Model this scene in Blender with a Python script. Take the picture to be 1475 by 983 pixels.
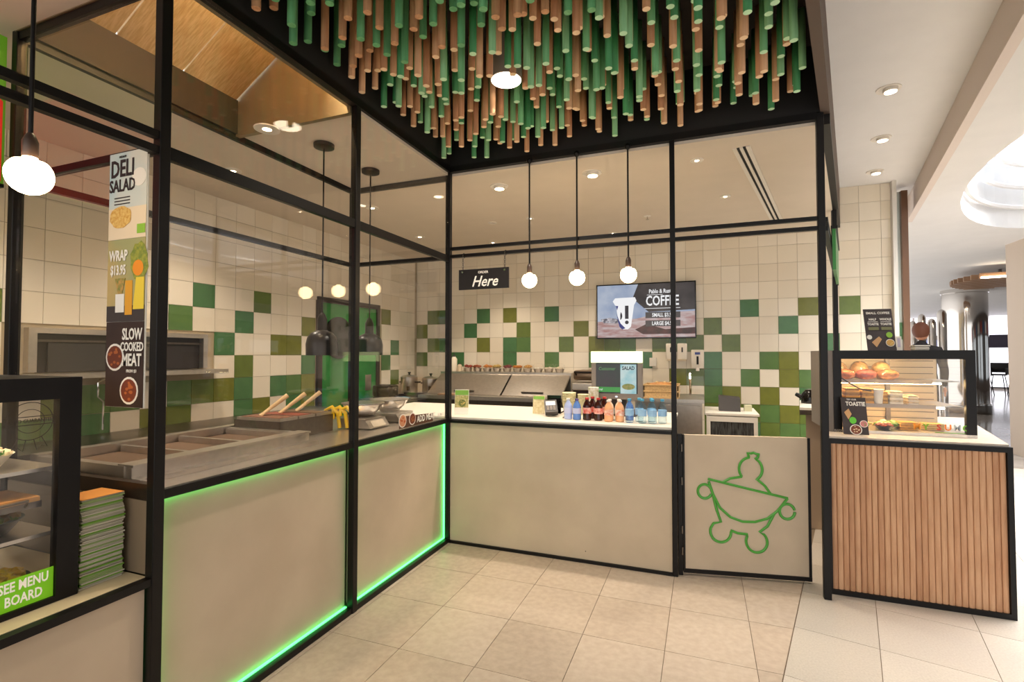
import bpy, bmesh, math, random
from mathutils import Matrix, Vector
random.seed(7)
for o in list(bpy.data.objects): bpy.data.objects.remove(o)
SC = bpy.context.scene
COL = SC.collection
R = math.radians
# ------------------------------------------------------------------ camera, world, large lights, exposure
cam = bpy.data.cameras.new('camera'); camo = bpy.data.objects.new('camera', cam); COL.objects.link(camo)
cam.sensor_width = 36; cam.lens = 17.623; cam.clip_start = 0.05; cam.clip_end = 200
camo.location = (1.874, -3.511, 1.46)
camo.rotation_euler = (R(90 + 1.555), 0, R(20.863))
SC.camera = camo
vs = SC.view_settings
vs.view_transform = 'Standard'; vs.look = 'None'; vs.gamma = 1.0; vs.exposure = 0.58; vs.use_curve_mapping = False
wd = bpy.data.worlds.new('world'); SC.world = wd; wd.use_nodes = True
bg = wd.node_tree.nodes['Background']; bg.inputs[0].default_value = (1.0, 0.985, 0.97, 1); bg.inputs[1].default_value = 1.15

def area(name, loc, rot, sx, sy, power, col):
    l = bpy.data.lights.new(name, 'AREA'); l.shape = 'RECTANGLE'; l.size = sx; l.size_y = sy; l.energy = power; l.color = col
    o = bpy.data.objects.new(name, l); COL.objects.link(o); o.location = loc; o.rotation_euler = rot
    return o
# daylight from the mall skylight void on the right, warm mall lighting behind the camera
area('mall_skylight_light', (5.64, 2.1, 3.6), (0, R(12), 0), 2.4, 4.2, 215, (1.0, 0.98, 0.97)).data.spread = R(105)
area('mall_ceiling_light', (1.6, -5.6, 3.3), (R(-14), 0, 0), 5.0, 2.2, 95, (1.0, 0.90, 0.80))

def spot(name, loc, power, col=(1.0, 0.85, 0.68), ang=110, blend=0.7, rad=0.05):
    l = bpy.data.lights.new(name, 'SPOT'); l.energy = power; l.color = col; l.spot_size = R(ang); l.spot_blend = blend; l.shadow_soft_size = rad
    o = bpy.data.objects.new(name, l); COL.objects.link(o); o.location = loc
    return o

# ------------------------------------------------------------------ materials
def lin(c):
    return tuple(((v / 255) / 12.92 if v / 255 <= 0.04045 else ((v / 255 + 0.055) / 1.055) ** 2.4) for v in c) + (1,)
MC = {}
def mat(name, rgb=(128, 128, 128), rough=0.5, metal=0.0, noise=0.0, scale=20, rgb2=None, bump=0.0, emit=0.0, stretch=None, spec=0.5, ergb=None):
    """procedural principled material, optional noise mix between rgb and rgb2, optional stretch of the grain"""
    if name in MC: return MC[name]
    m = bpy.data.materials.new(name); m.use_nodes = True; MC[name] = m
    nt = m.node_tree; b = nt.nodes['Principled BSDF']
    b.inputs['Base Color'].default_value = lin(rgb); b.inputs['Roughness'].default_value = rough; b.inputs['Metallic'].default_value = metal
    b.inputs['Specular IOR Level'].default_value = spec
    if emit:
        b.inputs['Emission Color'].default_value = lin(ergb or rgb); b.inputs['Emission Strength'].default_value = emit
    if noise or bump or rgb2:
        tc = nt.nodes.new('ShaderNodeTexCoord'); mp = nt.nodes.new('ShaderNodeMapping'); nz = nt.nodes.new('ShaderNodeTexNoise')
        nz.inputs['Scale'].default_value = scale; nz.inputs['Detail'].default_value = 6
        if stretch: mp.inputs['Scale'].default_value = stretch
        geo = nt.nodes.new('ShaderNodeNewGeometry')
        nt.links.new(geo.outputs['Position'], mp.inputs['Vector']); nt.links.new(mp.outputs['Vector'], nz.inputs['Vector'])
        if rgb2 or noise:
            rp = nt.nodes.new('ShaderNodeValToRGB')
            c1 = lin(rgb); c2 = lin(rgb2) if rgb2 else tuple(v * (1 - noise) for v in c1[:3]) + (1,)
            rp.color_ramp.elements[0].position = 0.35; rp.color_ramp.elements[1].position = 0.65
            rp.color_ramp.elements[0].color = c2; rp.color_ramp.elements[1].color = c1
            nt.links.new(nz.outputs['Fac'], rp.inputs['Fac']); nt.links.new(rp.outputs['Color'], b.inputs['Base Color'])
            if emit and not ergb: nt.links.new(rp.outputs['Color'], b.inputs['Emission Color'])
        if bump:
            bp = nt.nodes.new('ShaderNodeBump'); bp.inputs['Strength'].default_value = bump; bp.inputs['Distance'].default_value = 0.004
            nt.links.new(nz.outputs['Fac'], bp.inputs['Height']); nt.links.new(bp.outputs['Normal'], b.inputs['Normal'])
    return m
def glass(name, tint=(1, 1, 1), boost=1.0, rough=0.0):
    if name in MC: return MC[name]
    m = bpy.data.materials.new(name); m.use_nodes = True; MC[name] = m
    nt = m.node_tree; nt.nodes.clear()
    out = nt.nodes.new('ShaderNodeOutputMaterial'); mx = nt.nodes.new('ShaderNodeMixShader'); t = nt.nodes.new('ShaderNodeBsdfTransparent')
    g = nt.nodes.new('ShaderNodeBsdfGlossy'); fr = nt.nodes.new('ShaderNodeFresnel'); mu = nt.nodes.new('ShaderNodeMath')
    mu.operation = 'MULTIPLY'; mu.inputs[1].default_value = boost; mu.use_clamp = True
    ge = nt.nodes.new('ShaderNodeNewGeometry'); mi = nt.nodes.new('ShaderNodeMath'); mi.operation = 'MULTIPLY_ADD'   # same reflectance on both faces of the sheet
    mi.inputs[1].default_value = 1 / 1.5 - 1.5; mi.inputs[2].default_value = 1.5
    nt.links.new(ge.outputs['Backfacing'], mi.inputs[0]); nt.links.new(mi.outputs[0], fr.inputs['IOR'])
    g.inputs['Roughness'].default_value = rough; t.inputs['Color'].default_value = tint + (1,)
    nt.links.new(fr.outputs[0], mu.inputs[0]); nt.links.new(mu.outputs[0], mx.inputs['Fac'])
    nt.links.new(t.outputs[0], mx.inputs[1]); nt.links.new(g.outputs[0], mx.inputs[2]); nt.links.new(mx.outputs[0], out.inputs['Surface'])
    return m
BLACK = mat('black_steel', (12, 9, 9), 0.42, spec=0.3)
MATT = mat('matt_black', (18, 15, 14), 0.7)
CONC = mat('concrete_board', (204, 186, 162), 0.75, scale=3.2, rgb2=(194, 176, 152), bump=0.15)
STEEL = mat('brushed_steel', (206, 198, 188), 0.30, 0.92, scale=30, rgb2=(198, 190, 180))
STEELD = mat('dark_steel', (120, 112, 104), 0.32, 1.0, noise=0.15, scale=40)
WHITE = mat('white_laminate', (236, 228, 214), 0.3)
PLAST = mat('white_plaster', (222, 208, 190), 0.9, noise=0.03, scale=5)
MALLP = mat('mall_plaster', (234, 231, 228), 0.85, noise=0.03, scale=4)
DARKP = mat('dark_soffit', (34, 24, 20), 0.8, noise=0.3, scale=8)
GROUT = mat('grout', (180, 164, 136), 0.9)
TILE_C = [mat('tile_cream_%d' % i, c, 0.22, spec=0.5) for i, c in enumerate([(240, 229, 208), (236, 224, 202), (243, 233, 214)])]
TILE_G = [mat('tile_green_%d' % i, c, 0.2, noise=0.12, scale=14, spec=0.5) for i, c in enumerate([(122, 126, 54), (104, 122, 56), (94, 128, 70), (80, 124, 78)])]
FLOORT = [mat('floor_stone_%d' % i, c, 0.42, scale=26, rgb2=d, bump=0.03) for i, (c, d) in enumerate([((198, 182, 164), (186, 168, 150)), ((194, 178, 160), (180, 163, 145)), ((202, 187, 170), (191, 174, 156))])]
MALLT = [mat('mall_stone_%d' % i, c, 0.22, scale=110, rgb2=d) for i, (c, d) in enumerate([((206, 198, 186), (198, 188, 176)), ((202, 194, 182), (192, 184, 172)), ((210, 202, 190), (200, 192, 180))])]
JOINT = mat('floor_joint', (120, 104, 86), 0.9)
WOODS = [mat('rib_timber_%d' % i, c, 0.5, scale=9, rgb2=d, stretch=(6, 6, 0.6)) for i, (c, d) in enumerate([((206, 158, 120), (190, 140, 102)), ((212, 166, 128), (196, 148, 110)), ((198, 150, 112), (182, 132, 96))])]
DWOOD = [mat('dowel_timber_%d' % i, c, 0.55, scale=10, rgb2=d, stretch=(6, 6, 0.5)) for i, (c, d) in enumerate([((214, 164, 122), (196, 142, 102)), ((202, 146, 106), (182, 126, 88)), ((224, 178, 138), (206, 156, 116))])]
DGREEN = [mat('dowel_green_%d' % i, c, 0.5, scale=10, rgb2=d, stretch=(6, 6, 0.5)) for i, (c, d) in enumerate([((116, 184, 128), (98, 166, 112)), ((72, 156, 98), (60, 138, 86)), ((146, 202, 150), (126, 184, 132))])]
GLASS = glass('clear_glass', boost=0.75)
GLASS2 = glass('case_glass', boost=0.6)
BULB = mat('bulb_glow', (255, 236, 205), 0.4, emit=14, ergb=(255, 222, 170))
LAMP = mat('downlight_glow', (255, 244, 225), 0.4, emit=9, ergb=(255, 236, 205))
LED = mat('green_led', (110, 255, 150), 0.4, emit=3.0, ergb=(70, 235, 105))
CHROME = mat('chrome', (215, 210, 205), 0.06, 1.0)
BLACKG = mat('black_gloss', (14, 12, 12), 0.12)
GREY = mat('grey_plastic', (128, 118, 110), 0.45)
DGREY = mat('dark_grey_plastic', (46, 42, 42), 0.5)
PAPER = mat('paper_white', (240, 236, 226), 0.7)

# ------------------------------------------------------------------ geometry helpers
def B(): return bmesh.new()
def box(bm, x0, x1, y0, y1, z0, z1, bev=0.0):
    M = Matrix.Translation(((x0 + x1) / 2, (y0 + y1) / 2, (z0 + z1) / 2)) @ Matrix.Diagonal((abs(x1 - x0), abs(y1 - y0), abs(z1 - z0), 1))
    r = bmesh.ops.create_cube(bm, size=1, matrix=M)
    if bev:
        es = list({e for v in r['verts'] for e in v.link_edges})
        bmesh.ops.bevel(bm, geom=es, offset=bev, segments=2, affect='EDGES', profile=0.5)
    return bm
def bx(*a, **k): return box(B(), *a, **k)
def mbox(bm, M, sx, sy, sz, bev=0.0):
    r = bmesh.ops.create_cube(bm, size=1, matrix=M @ Matrix.Diagonal((sx, sy, sz, 1)))
    if bev:
        es = list({e for v in r['verts'] for e in v.link_edges})
        bmesh.ops.bevel(bm, geom=es, offset=bev, segments=2, affect='EDGES', profile=0.5)
    return bm
def cyl(bm, p0, p1, r0, r1=None, seg=14):
    p0 = Vector(p0); p1 = Vector(p1); d = p1 - p0
    q = Vector((0, 0, 1)).rotation_difference(d.normalized()).to_matrix().to_4x4()
    bmesh.ops.create_cone(bm, cap_ends=True, segments=seg, radius1=r0, radius2=r0 if r1 is None else r1, depth=d.length, matrix=Matrix.Translation((p0 + p1) / 2) @ q)
    return bm
def lathe(bm, c, prof, seg=20, M=None):
    rings = []
    for r, z in prof:
        ring = []
        for i in range(seg):
            a = 2 * math.pi * i / seg
            v = Vector((c[0] + max(r, 1e-4) * math.cos(a), c[1] + max(r, 1e-4) * math.sin(a), c[2] + z))
            ring.append(bm.verts.new(M @ v if M else v))
        rings.append(ring)
    for a, b in zip(rings, rings[1:]):
        for i in range(seg): bm.faces.new((a[i], a[(i + 1) % seg], b[(i + 1) % seg], b[i]))
    bm.faces.new(rings[0][::-1]); bm.faces.new(rings[-1])
    return bm
def tube(bm, pts, r, seg=8, closed=False):
    pts = [Vector(p) for p in pts]; n = len(pts); rings = []; up = None
    for i, p in enumerate(pts):
        a = pts[(i - 1) % n] if (closed or i > 0) else p; b = pts[(i + 1) % n] if (closed or i < n - 1) else p
        t = (b - a).normalized()
        if up is None: up = t.orthogonal().normalized()
        up = (up - t * up.dot(t)).normalized(); s = t.cross(up)
        rings.append([bm.verts.new(p + (up * math.cos(2 * math.pi * k / seg) + s * math.sin(2 * math.pi * k / seg)) * r) for k in range(seg)])
    m = n if closed else n - 1
    for i in range(m):
        a, b = rings[i], rings[(i + 1) % n]
        for k in range(seg): bm.faces.new((a[k], a[(k + 1) % seg], b[(k + 1) % seg], b[k]))
    if not closed: bm.faces.new(rings[0][::-1]); bm.faces.new(rings[-1])
    return bm
def prism(bm, poly, z0, z1):
    a = [bm.verts.new((x, y, z0)) for x, y in poly]; b = [bm.verts.new((x, y, z1)) for x, y in poly]
    n = len(poly)
    for i in range(n): bm.faces.new((a[i], a[(i + 1) % n], b[(i + 1) % n], b[i]))
    bm.faces.new(a[::-1]); bm.faces.new(b); return bm
def extr(bm, pts, vec):
    a = [bm.verts.new(p) for p in pts]; b = [bm.verts.new(Vector(p) + Vector(vec)) for p in pts]; n = len(pts)
    for i in range(n): bm.faces.new((a[i], a[(i + 1) % n], b[(i + 1) % n], b[i]))
    bm.faces.new(a[::-1]); bm.faces.new(b); return bm
def ball(bm, c, r, sc=(1, 1, 1), sub=2, rough=0.0, M=None):
    m = Matrix.Translation(c) @ (M or Matrix()) @ Matrix.Diagonal((r * sc[0], r * sc[1], r * sc[2], 1))
    ret = bmesh.ops.create_icosphere(bm, subdivisions=sub, radius=1, matrix=m)
    if rough:
        for v in ret['verts']: v.co = Vector(c) + (v.co - Vector(c)) * (1 + random.uniform(-rough, rough))
    return bm
def wmat(o):
    return wmat(o.parent) @ o.matrix_parent_inverse @ o.matrix_basis if o.parent else o.matrix_basis.copy()
def obj(name, bm, m, parent=None, label=None, cat=None, group=None, kind=None, smooth=False, loc=None, local=False, auto=True):
    if isinstance(bm, bpy.types.Mesh): me = bm
    else:
        bmesh.ops.recalc_face_normals(bm, faces=bm.faces)
        me = bpy.data.meshes.new(name)
        if parent is None and auto and kind != 'structure' and loc is None and bm.verts:
            xs = [v.co.x for v in bm.verts]; ys = [v.co.y for v in bm.verts]; zs = [v.co.z for v in bm.verts]
            loc = Vector(((min(xs) + max(xs)) / 2, (min(ys) + max(ys)) / 2, min(zs)))
            bmesh.ops.translate(bm, vec=-loc, verts=bm.verts)
        bm.to_mesh(me); bm.free()
        if smooth:
            for p in me.polygons: p.use_smooth = True
            try: me.set_sharp_from_angle(angle=R(38))
            except Exception: pass
    if m and not me.materials: me.materials.append(m)
    o = bpy.data.objects.new(name, me); COL.objects.link(o)
    if loc is not None: o.location = loc
    if parent:
        o.parent = parent
        if not local: o.matrix_parent_inverse = wmat(parent).inverted()
    tag(o, label, cat, group, kind)
    return o
def tag(o, label=None, cat=None, group=None, kind=None):
    if label: o['label'] = label
    if cat: o['category'] = cat
    if group: o['group'] = group
    if kind: o['kind'] = kind
    return o
def thing(name, label, cat, loc=(0, 0, 0), rz=0.0, group=None, kind=None):
    o = bpy.data.objects.new(name, None); COL.objects.link(o); o.location = loc; o.rotation_euler = (0, 0, rz); o.empty_display_size = 0.1
    return tag(o, label, cat, group, kind)
def copy_tree(o, parent=None):
    c = o.copy(); COL.objects.link(c); c.parent = parent
    for ch in o.children: copy_tree(ch, c)
    return c
def frame(o, right, up):
    r = Vector(right).normalized(); u = Vector(up); u = (u - r * u.dot(r)).normalized(); n = r.cross(u)
    return Matrix(((r.x, u.x, n.x, o[0]), (r.y, u.y, n.y, o[1]), (r.z, u.z, n.z, o[2]), (0, 0, 0, 1)))
def text(s, size, m, parent, F, x=0, y=0, xs=1.0, bold=0.0, shear=0.0, depth=0.0006, align='CENTER', name='lettering', off=0.0015):
    cu = bpy.data.curves.new('t', 'FONT'); cu.body = s; cu.size = size; cu.align_x = align; cu.align_y = 'CENTER'
    cu.extrude = depth; cu.offset = bold * size; cu.shear = shear; cu.resolution_u = 2
    t = bpy.data.objects.new('t', cu); COL.objects.link(t)
    me = bpy.data.meshes.new_from_object(t); bpy.data.objects.remove(t); bpy.data.curves.remove(cu)
    me.transform(F @ Matrix.Translation((x, y, off)) @ Matrix.Diagonal((xs, 1, 1, 1)))
    me.name = name
    return obj(name, me, m, parent)
def flat(pts, m, parent, F, name='printed_shape', th=0.0008, off=0.0006):
    bm = B(); extr(bm, [F @ Vector((x, y, off)) for x, y in pts], (F.to_3x3() @ Vector((0, 0, th))))
    return obj(name, bm, m, parent)
def ell(cx, cy, rx, ry, n=18, a0=0.0, a1=2 * math.pi, jit=0.0):
    return [(cx + rx * math.cos(a0 + (a1 - a0) * i / n) * (1 + random.uniform(-jit, jit)), cy + ry * math.sin(a0 + (a1 - a0) * i / n) * (1 + random.uniform(-jit, jit))) for i in range(n)]
def rect(x0, x1, y0, y1): return [(x0, y0), (x1, y0), (x1, y1), (x0, y1)]
def bowl_print(parent, F, cx, cy, r, food=(150, 70, 36), food2=(190, 120, 50), n=9, rim=(236, 230, 220)):
    """printed round bowl of food on a poster"""
    flat(ell(cx, cy, r, r), mat('print_rim_%d_%d_%d' % rim, rim, 0.6), parent, F, 'printed_bowl', off=0.0012)
    flat(ell(cx, cy, r * 0.84, r * 0.84), mat('print_%d_%d_%d' % food, food, 0.6), parent, F, 'printed_food', off=0.0022)
    bm = B()
    for i in range(n):
        a = random.uniform(0, 6.28); d = r * 0.62 * math.sqrt(random.random()); s = r * random.uniform(0.12, 0.2)
        extr(bm, [F @ Vector((x, y, 0.0032 + i * 0.0001)) for x, y in ell(cx + d * math.cos(a), cy + d * math.sin(a), s, s * 0.7, 8)], F.to_3x3() @ Vector((0, 0, 0.0004)))
    obj('printed_topping', bm, mat('print_%d_%d_%d' % food2, food2, 0.6), parent)

m13 = (0.230, 0.973); n13 = (0.973, -0.230)            # the mall runs 13 degrees off the shop
def mall(n, m, z=0.0): return (n * n13[0] + m * m13[0], n * n13[1] + m * m13[1], z)
def side_x(y): return 2.56 + y * 0.2364                # the shop's right-hand edge in plan

# ================================================================== the setting
fl = obj('floor', bx(-6, 12.5, -7, 6.0, -0.08, -0.004), JOINT, kind='structure')
for i in range(-1, 7):                                   # shop floor tiles, cut along the mall edge
    for j in range(-8, 2):
        x0 = 0.039 + 0.411 * i + 0.0015; x1 = x0 + 0.408; y0 = 0.003 + 0.45 * j + 0.0015; y1 = y0 + 0.447
        if y1 < -3.2 or y0 > 0.3: continue
        if min(x0 * n13[0] + y1 * n13[1], x0 * n13[0] + y0 * n13[1]) > 2.34: continue
        bm = bx(x0, x1, y0, y1, -0.02, 0.0)
        if max(x1 * n13[0] + y0 * n13[1], x1 * n13[0] + y1 * n13[1]) > 2.349:
            bmesh.ops.bisect_plane(bm, geom=bm.verts[:] + bm.edges[:] + bm.faces[:], plane_co=mall(2.349, 0), plane_no=(n13[0], n13[1], 0), clear_outer=True)
            bmesh.ops.holes_fill(bm, edges=bm.edges)
            if not bm.verts: continue
        obj('floor_tile', bm, random.choice(FLOORT), fl)
nj = [2.3525, 2.723, 3.165, 3.607, 4.049, 4.491, 4.933, 5.375, 5.817, 6.26]
for a, b in zip(nj, nj[1:]):
    for k in range(-8, 12):
        m0 = 0.126 + 0.49 * k + 0.0015; m1 = m0 + 0.487
        obj('floor_tile', prism(B(), [mall(a + .0015, m0)[:2], mall(b - .0015, m0)[:2], mall(b - .0015, m1)[:2], mall(a + .0015, m1)[:2]], -0.02, 0.0), random.choice(MALLT), fl)
FARF = mat('polished_mall_floor', (176, 168, 160), 0.12, scale=3, rgb2=(160, 152, 144))
obj('floor_far', prism(B(), [mall(2.6, 6.05)[:2], mall(30, 6.05)[:2], mall(30, 45)[:2], mall(2.6, 45)[:2]], -0.08, -0.001), FARF, kind='structure')
obj('floor_side', prism(B(), [mall(6.27, -7)[:2], mall(30, -7)[:2], mall(30, 6.04)[:2], mall(6.27, 6.04)[:2]], -0.08, -0.001), FARF, kind='structure')

# ---- tiled walls: grout slab with every visible tile as a child
ZR = [0.45 + 0.2088 * i for i in range(-1, 15)]          # common row joints
def row(r): return 1.912 - 0.2088 * r                   # bottom of row R<r> as read off the photograph
CEIL = 2.88
BG = {0: [2, 5, 7, -10, -13, -15, -18, -19], 1: [0, 4, -8, -12, -16, -20], 2: [1, -1, -2, 6, -9, -12, -13, -7, -6, -5, -3, -15, -18, -19],
      3: [0, 3, 4, -10, -13, -4, -17, -20, -7], 4: [0, 2, 4, 5, 6, -1, -2], 5: [-1, 0, 1, 3, 5, 6], 6: [-1, 0, 1, 2, 3, 4, 5, 6, 7], 7: [0, 1, 2, 3, 4, 5, 6, 7], 8: [0, 1, 2, 3, 4, 5, 6, 7]}
wb = obj('wall_back', prism(B(), [(-2.36, 3.108), (3.84, 3.108), (3.84, 3.3), (-2.36, 3.3)], 0, 3.36), GROUT, kind='structure')
tm = {}
def unit_tile(w, h, axis):
    k = (round(w, 4), round(h, 4), axis)
    if k not in tm:
        g = 0.0016
        bm = bx(g, w - g, -0.008, 0.0, g, h - g) if axis == 'y' else bx(0.0, 0.008, g, w - g, g, h - g)
        es = [e for e in bm.edges]
        me = bpy.data.meshes.new('wall_tile'); bm.to_mesh(me); bm.free(); tm[k] = me
    return tm[k]
def tile(parent, w, h, axis, loc, m):
    me = unit_tile(w, h, axis)
    key = (me.name, m.name)
    if key not in tm:
        c = me.copy(); c.materials.clear(); c.materials.append(m); tm[key] = c
    o = bpy.data.objects.new('wall_tile', tm[key]); COL.objects.link(o); o.location = loc; o.parent = parent
    return o
rest = B()
for r in range(-7, 9):
    z0 = row(r); z1 = z0 + 0.2088
    for k in range(-21, 10):
        x0 = 1.884 + 0.205 * k; x1 = x0 + 0.205
        if x0 < -2.205: x0 = -2.2
        if x1 > 3.82: x1 = 3.82
        if x1 - x0 < 0.03: continue
        top = 3.36 if x0 > 3.15 else CEIL
        h = min(z1, top) - z0
        if h < 0.02: continue
        vis = (z0 > 0.95) or (x0 > 1.8)
        if z1 < 0.5: continue
        green = k in BG.get(r, [])
        if vis: tile(wb, x1 - x0, h, 'y', (x0, 3.108, z0), random.choice(TILE_G if green else TILE_C))
        else: box(rest, x0 + .0016, x1 - .0016, 3.1, 3.108, z0 + .0016, z0 + h - .0016)
obj('wall_tile', rest, TILE_C[0], wb, kind='stuff')
LG = {-1: [], 0: [1, 4, 12, 14], 1: [0, 3, 7, 13, -6], 2: [1, 2, 5, 6, 13, 15, 11, -7, -8], 3: [3, 7, 12, 14, -7, -8], 4: [0, 1, 2, 3, 5, 6, 7, 13, 15, -2, -3, -4, -6, -7], 5: [-1, 0, 3, 4, 6, 7, -3, -4, -5, 12, 14], 6: [-1, 1, 2, 3, 5, 7, -2, -3, -4, -5], 7: [0, 2, 4, -1, -2, -3]}
wl = obj('wall_left', prism(B(), [(-2.36, -4.5), (-2.208, -4.5), (-2.208, 3.107), (-2.36, 3.107)], 0, 2.9), GROUT, kind='structure')
for r in range(-5, 6):
    z0 = row(r) - 0.04; h = min(z0 + 0.2088, CEIL) - z0
    if h < 0.02: continue
    for k in range(-8, 18):
        y0 = -0.486 + 0.2077 * (k - 1); y1 = min(y0 + 0.2077, 3.1)
        if y1 - y0 < 0.03: continue
        if y1 > 1.0 and y0 < 2.12 and z0 < 2.05: continue   # doorway
        if y1 > -1.6 and y0 < -0.4 and z0 + h > 1.33 and z0 < 1.6: continue   # hatch
        green = k in LG.get(r, [])
        tile(wl, y1 - y0, h, 'x', (-2.208, y0, z0), random.choice(TILE_G if green else TILE_C))

# ---- ceilings
cm = B()
for a in [(-2.36, -0.93, -4.5, 0.02), (-0.93, 0.0, -4.5, -2.27), (-0.93, 0.0, -1.15, 0.02)]: box(cm, *a, CEIL, CEIL + 0.06)
prism(cm, [(-2.36, 0.02), (side_x(0.02), 0.02), (side_x(3.1), 3.1), (-2.36, 3.1)], CEIL, CEIL + 0.06)
obj('ceiling', cm, PLAST, kind='structure')
obj('ceiling_dowel_soffit', prism(B(), [(0.0, -6.5), (side_x(-6.5), -6.5), (side_x(0), 0.0), (0.0, 0.0)], 3.36, 3.42), DARKP, kind='structure')
obj('trim_1', bx(-0.02, 0.02, -6.5, 0.02, 2.945, 3.36), MATT, kind='structure')
obj('trim_2', prism(B(), [(0.02, -0.02), (2.56, -0.02), (2.56, 0.02), (0.02, 0.02)], 2.945, 3.36), MATT, kind='structure')
obj('trim_3', prism(B(), [(side_x(-6.5) , -6.5), (side_x(-6.5) + .05, -6.5), (side_x(3.1) + .05, 3.1), (side_x(3.1), 3.1)], 2.945, 3.36), mat('side_fascia', (92, 76, 66), 0.6), kind='structure')
# mall ceiling: upper band beside the shop, bulkhead face, lower band with an oval skylight opening
def bl(y): return 3.394 + 0.207 * (y + 0.112)
obj('ceiling_mall', prism(B(), [(side_x(-6.5) + .05, -6.5), (bl(-6.5), -6.5), (bl(3.95), 3.95), (side_x(3.95) + .05, 3.95)], 3.36, 3.42), MALLP, kind='structure')
obj('wall_bulkhead', prism(B(), [(bl(-6.5), -6.5), (bl(-6.5) + .06, -6.5), (bl(3.95) + .06, 3.95), (bl(3.95), 3.95)], 3.1, 3.42), mat('bulkhead_paint', (226, 212, 202), 0.85), kind='structure')
obj('wall_bulkhead_end', prism(B(), [(1.0, 3.95), (bl(3.95) + .06, 3.95), (bl(4.01) + .06, 4.01), (1.0, 4.01)], 3.1, 3.42), mat('bulkhead_paint', (226, 212, 202), 0.85), kind='structure')
cm = B()
oc = Vector(mall(4.78, 3.45)); N = 48
oval = [oc + Vector(mall(1.2 * math.cos(t), 2.7 * math.sin(t))) for t in [2 * math.pi * i / N for i in range(N)]]
quad = [Vector((bl(-6.5) + .06, -6.5, 0)), Vector((36, -6.5, 0)), Vector((36, 45, 0)), Vector((bl(45) + .06, 45, 0))]
def hit(d):                                              # where a ray from the oval's centre meets the edge of the lower ceiling
    best = None
    for a, b in zip(quad, quad[1:] + quad[:1]):
        e = b - a; den = d.x * e.y - d.y * e.x
        if abs(den) < 1e-9: continue
        q = a - oc; t = (q.x * e.y - q.y * e.x) / den; u = (q.x * d.y - q.y * d.x) / den
        if t > 0 and -1e-6 <= u <= 1 + 1e-6 and (best is None or t < best): best = t
    return oc + d * best
dirs = [(v - oc) for v in oval]
iv = [cm.verts.new((v.x, v.y, 3.1)) for v in oval]; ov = []
for d in dirs:
    p = hit(d); ov.append(cm.verts.new((p.x, p.y, 3.1)))
for c in quad:                                           # snap the nearest ring point to each corner
    k = min(range(N), key=lambda q: -((c - oc).normalized().dot((Vector(ov[q].co) - Vector((0, 0, 3.1)) - oc).normalized())))
    ov[k].co = (c.x, c.y, 3.1)
it = [cm.verts.new((v.x, v.y, 3.9)) for v in oval]
for i in range(N):
    j = (i + 1) % N
    cm.faces.new((iv[i], iv[j], ov[j], ov[i])); cm.faces.new((iv[i], iv[j], it[j], it[i]))
lv = [cm.verts.new((x, y, 3.1)) for x, y in ((bl(4.01) + .06, 4.01), (0.5, 4.01), (0.5, 45), (bl(45) + .06, 45))]; cm.faces.new(lv)
lc = obj('ceiling_lower', cm, MALLP, kind='structure')
SKY = mat('skylight_diffuser', (235, 242, 250), 0.6, emit=0.75, ergb=(214, 230, 250))
sk = obj('window_1', extr(B(), [(v.x, v.y, 3.9) for v in oval], (0, 0, 0.03)), SKY, kind='structure')
for q, z in ((0.97, 3.35), (0.93, 3.58), (0.86, 3.8)):
    tube_b = B(); pts = [oc + (v - oc) * q + Vector((0, 0, z)) for v in oval]
    tube(tube_b, pts, 0.03, 6, True); obj('light_ring', tube_b, MALLP, sk)
# end pilaster of the tiled wall and the timber upright of the next shopfront
obj('trim_4', bx(3.82, 3.86, 3.04, 3.3, 0, 3.36), mat('white_trim', (226, 222, 214), 0.5), kind='structure')
obj('trim_5', bx(3.965, 4.025, 3.25, 3.4, 0, 3.3), mat('bronze_upright', (112, 82, 62), 0.35, 0.3), kind='structure')
ng = thing('side_window', 'pale tiled return beside the bronze upright behind the tiled wall end', 'wall panel', (3.96, 3.32, 0))
obj('panel', bx(3.86, 3.965, 3.30, 3.36, 0, 3.3), mat('pale_return', (196, 204, 198), 0.3), ng)
for z in (1.72, 1.93): obj('green_band', bx(3.862, 3.963, 3.29, 3.30, z - .09, z + .1), TILE_G[3], ng) if z < 1.8 else None

# ================================================================== steel and glass shopfront
sf = thing('shopfront_frame', 'black square-tube steel shopfront frame with clear glass panes around the servery', 'steel frame', (0, 0, 0))
P = 0.02
def post(x, y, z0=0.0, z1=2.94, w=P): return obj('post', bx(x - w, x + w, y - w, y + w, z0, z1, bev=0.003), BLACK, sf)
def railx(x0, x1, y, z, h=0.014): return obj('rail', bx(x0, x1, y - 0.014, y + 0.014, z - h, z + h), BLACK, sf)
def raily(y0, y1, x, z, h=0.014): return obj('rail', bx(x - 0.014, x + 0.014, y0, y1, z - h, z + h), BLACK, sf)
for p in ((0, 0), (0, -1.14), (0, -2.25), (-0.93, -2.25), (-0.93, 0.0), (1.69, 0), (2.555, 0)): post(*p, w=0.0165 if p[0] == 1.69 else P)
# headers
obj('header', bx(-0.022, 0.022, -6.5, -0.02, 2.90, 2.945), BLACK, sf)
obj('header', bx(0.02, 2.535, -0.022, 0.022, 2.90, 2.945), BLACK, sf)
raily(-2.23, -0.02, -0.93, 2.86, 0.02); railx(-0.91, -0.02, 0.0, 2.86, 0.02); railx(-0.91, -0.02, -2.25, 2.86, 0.02)
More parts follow.
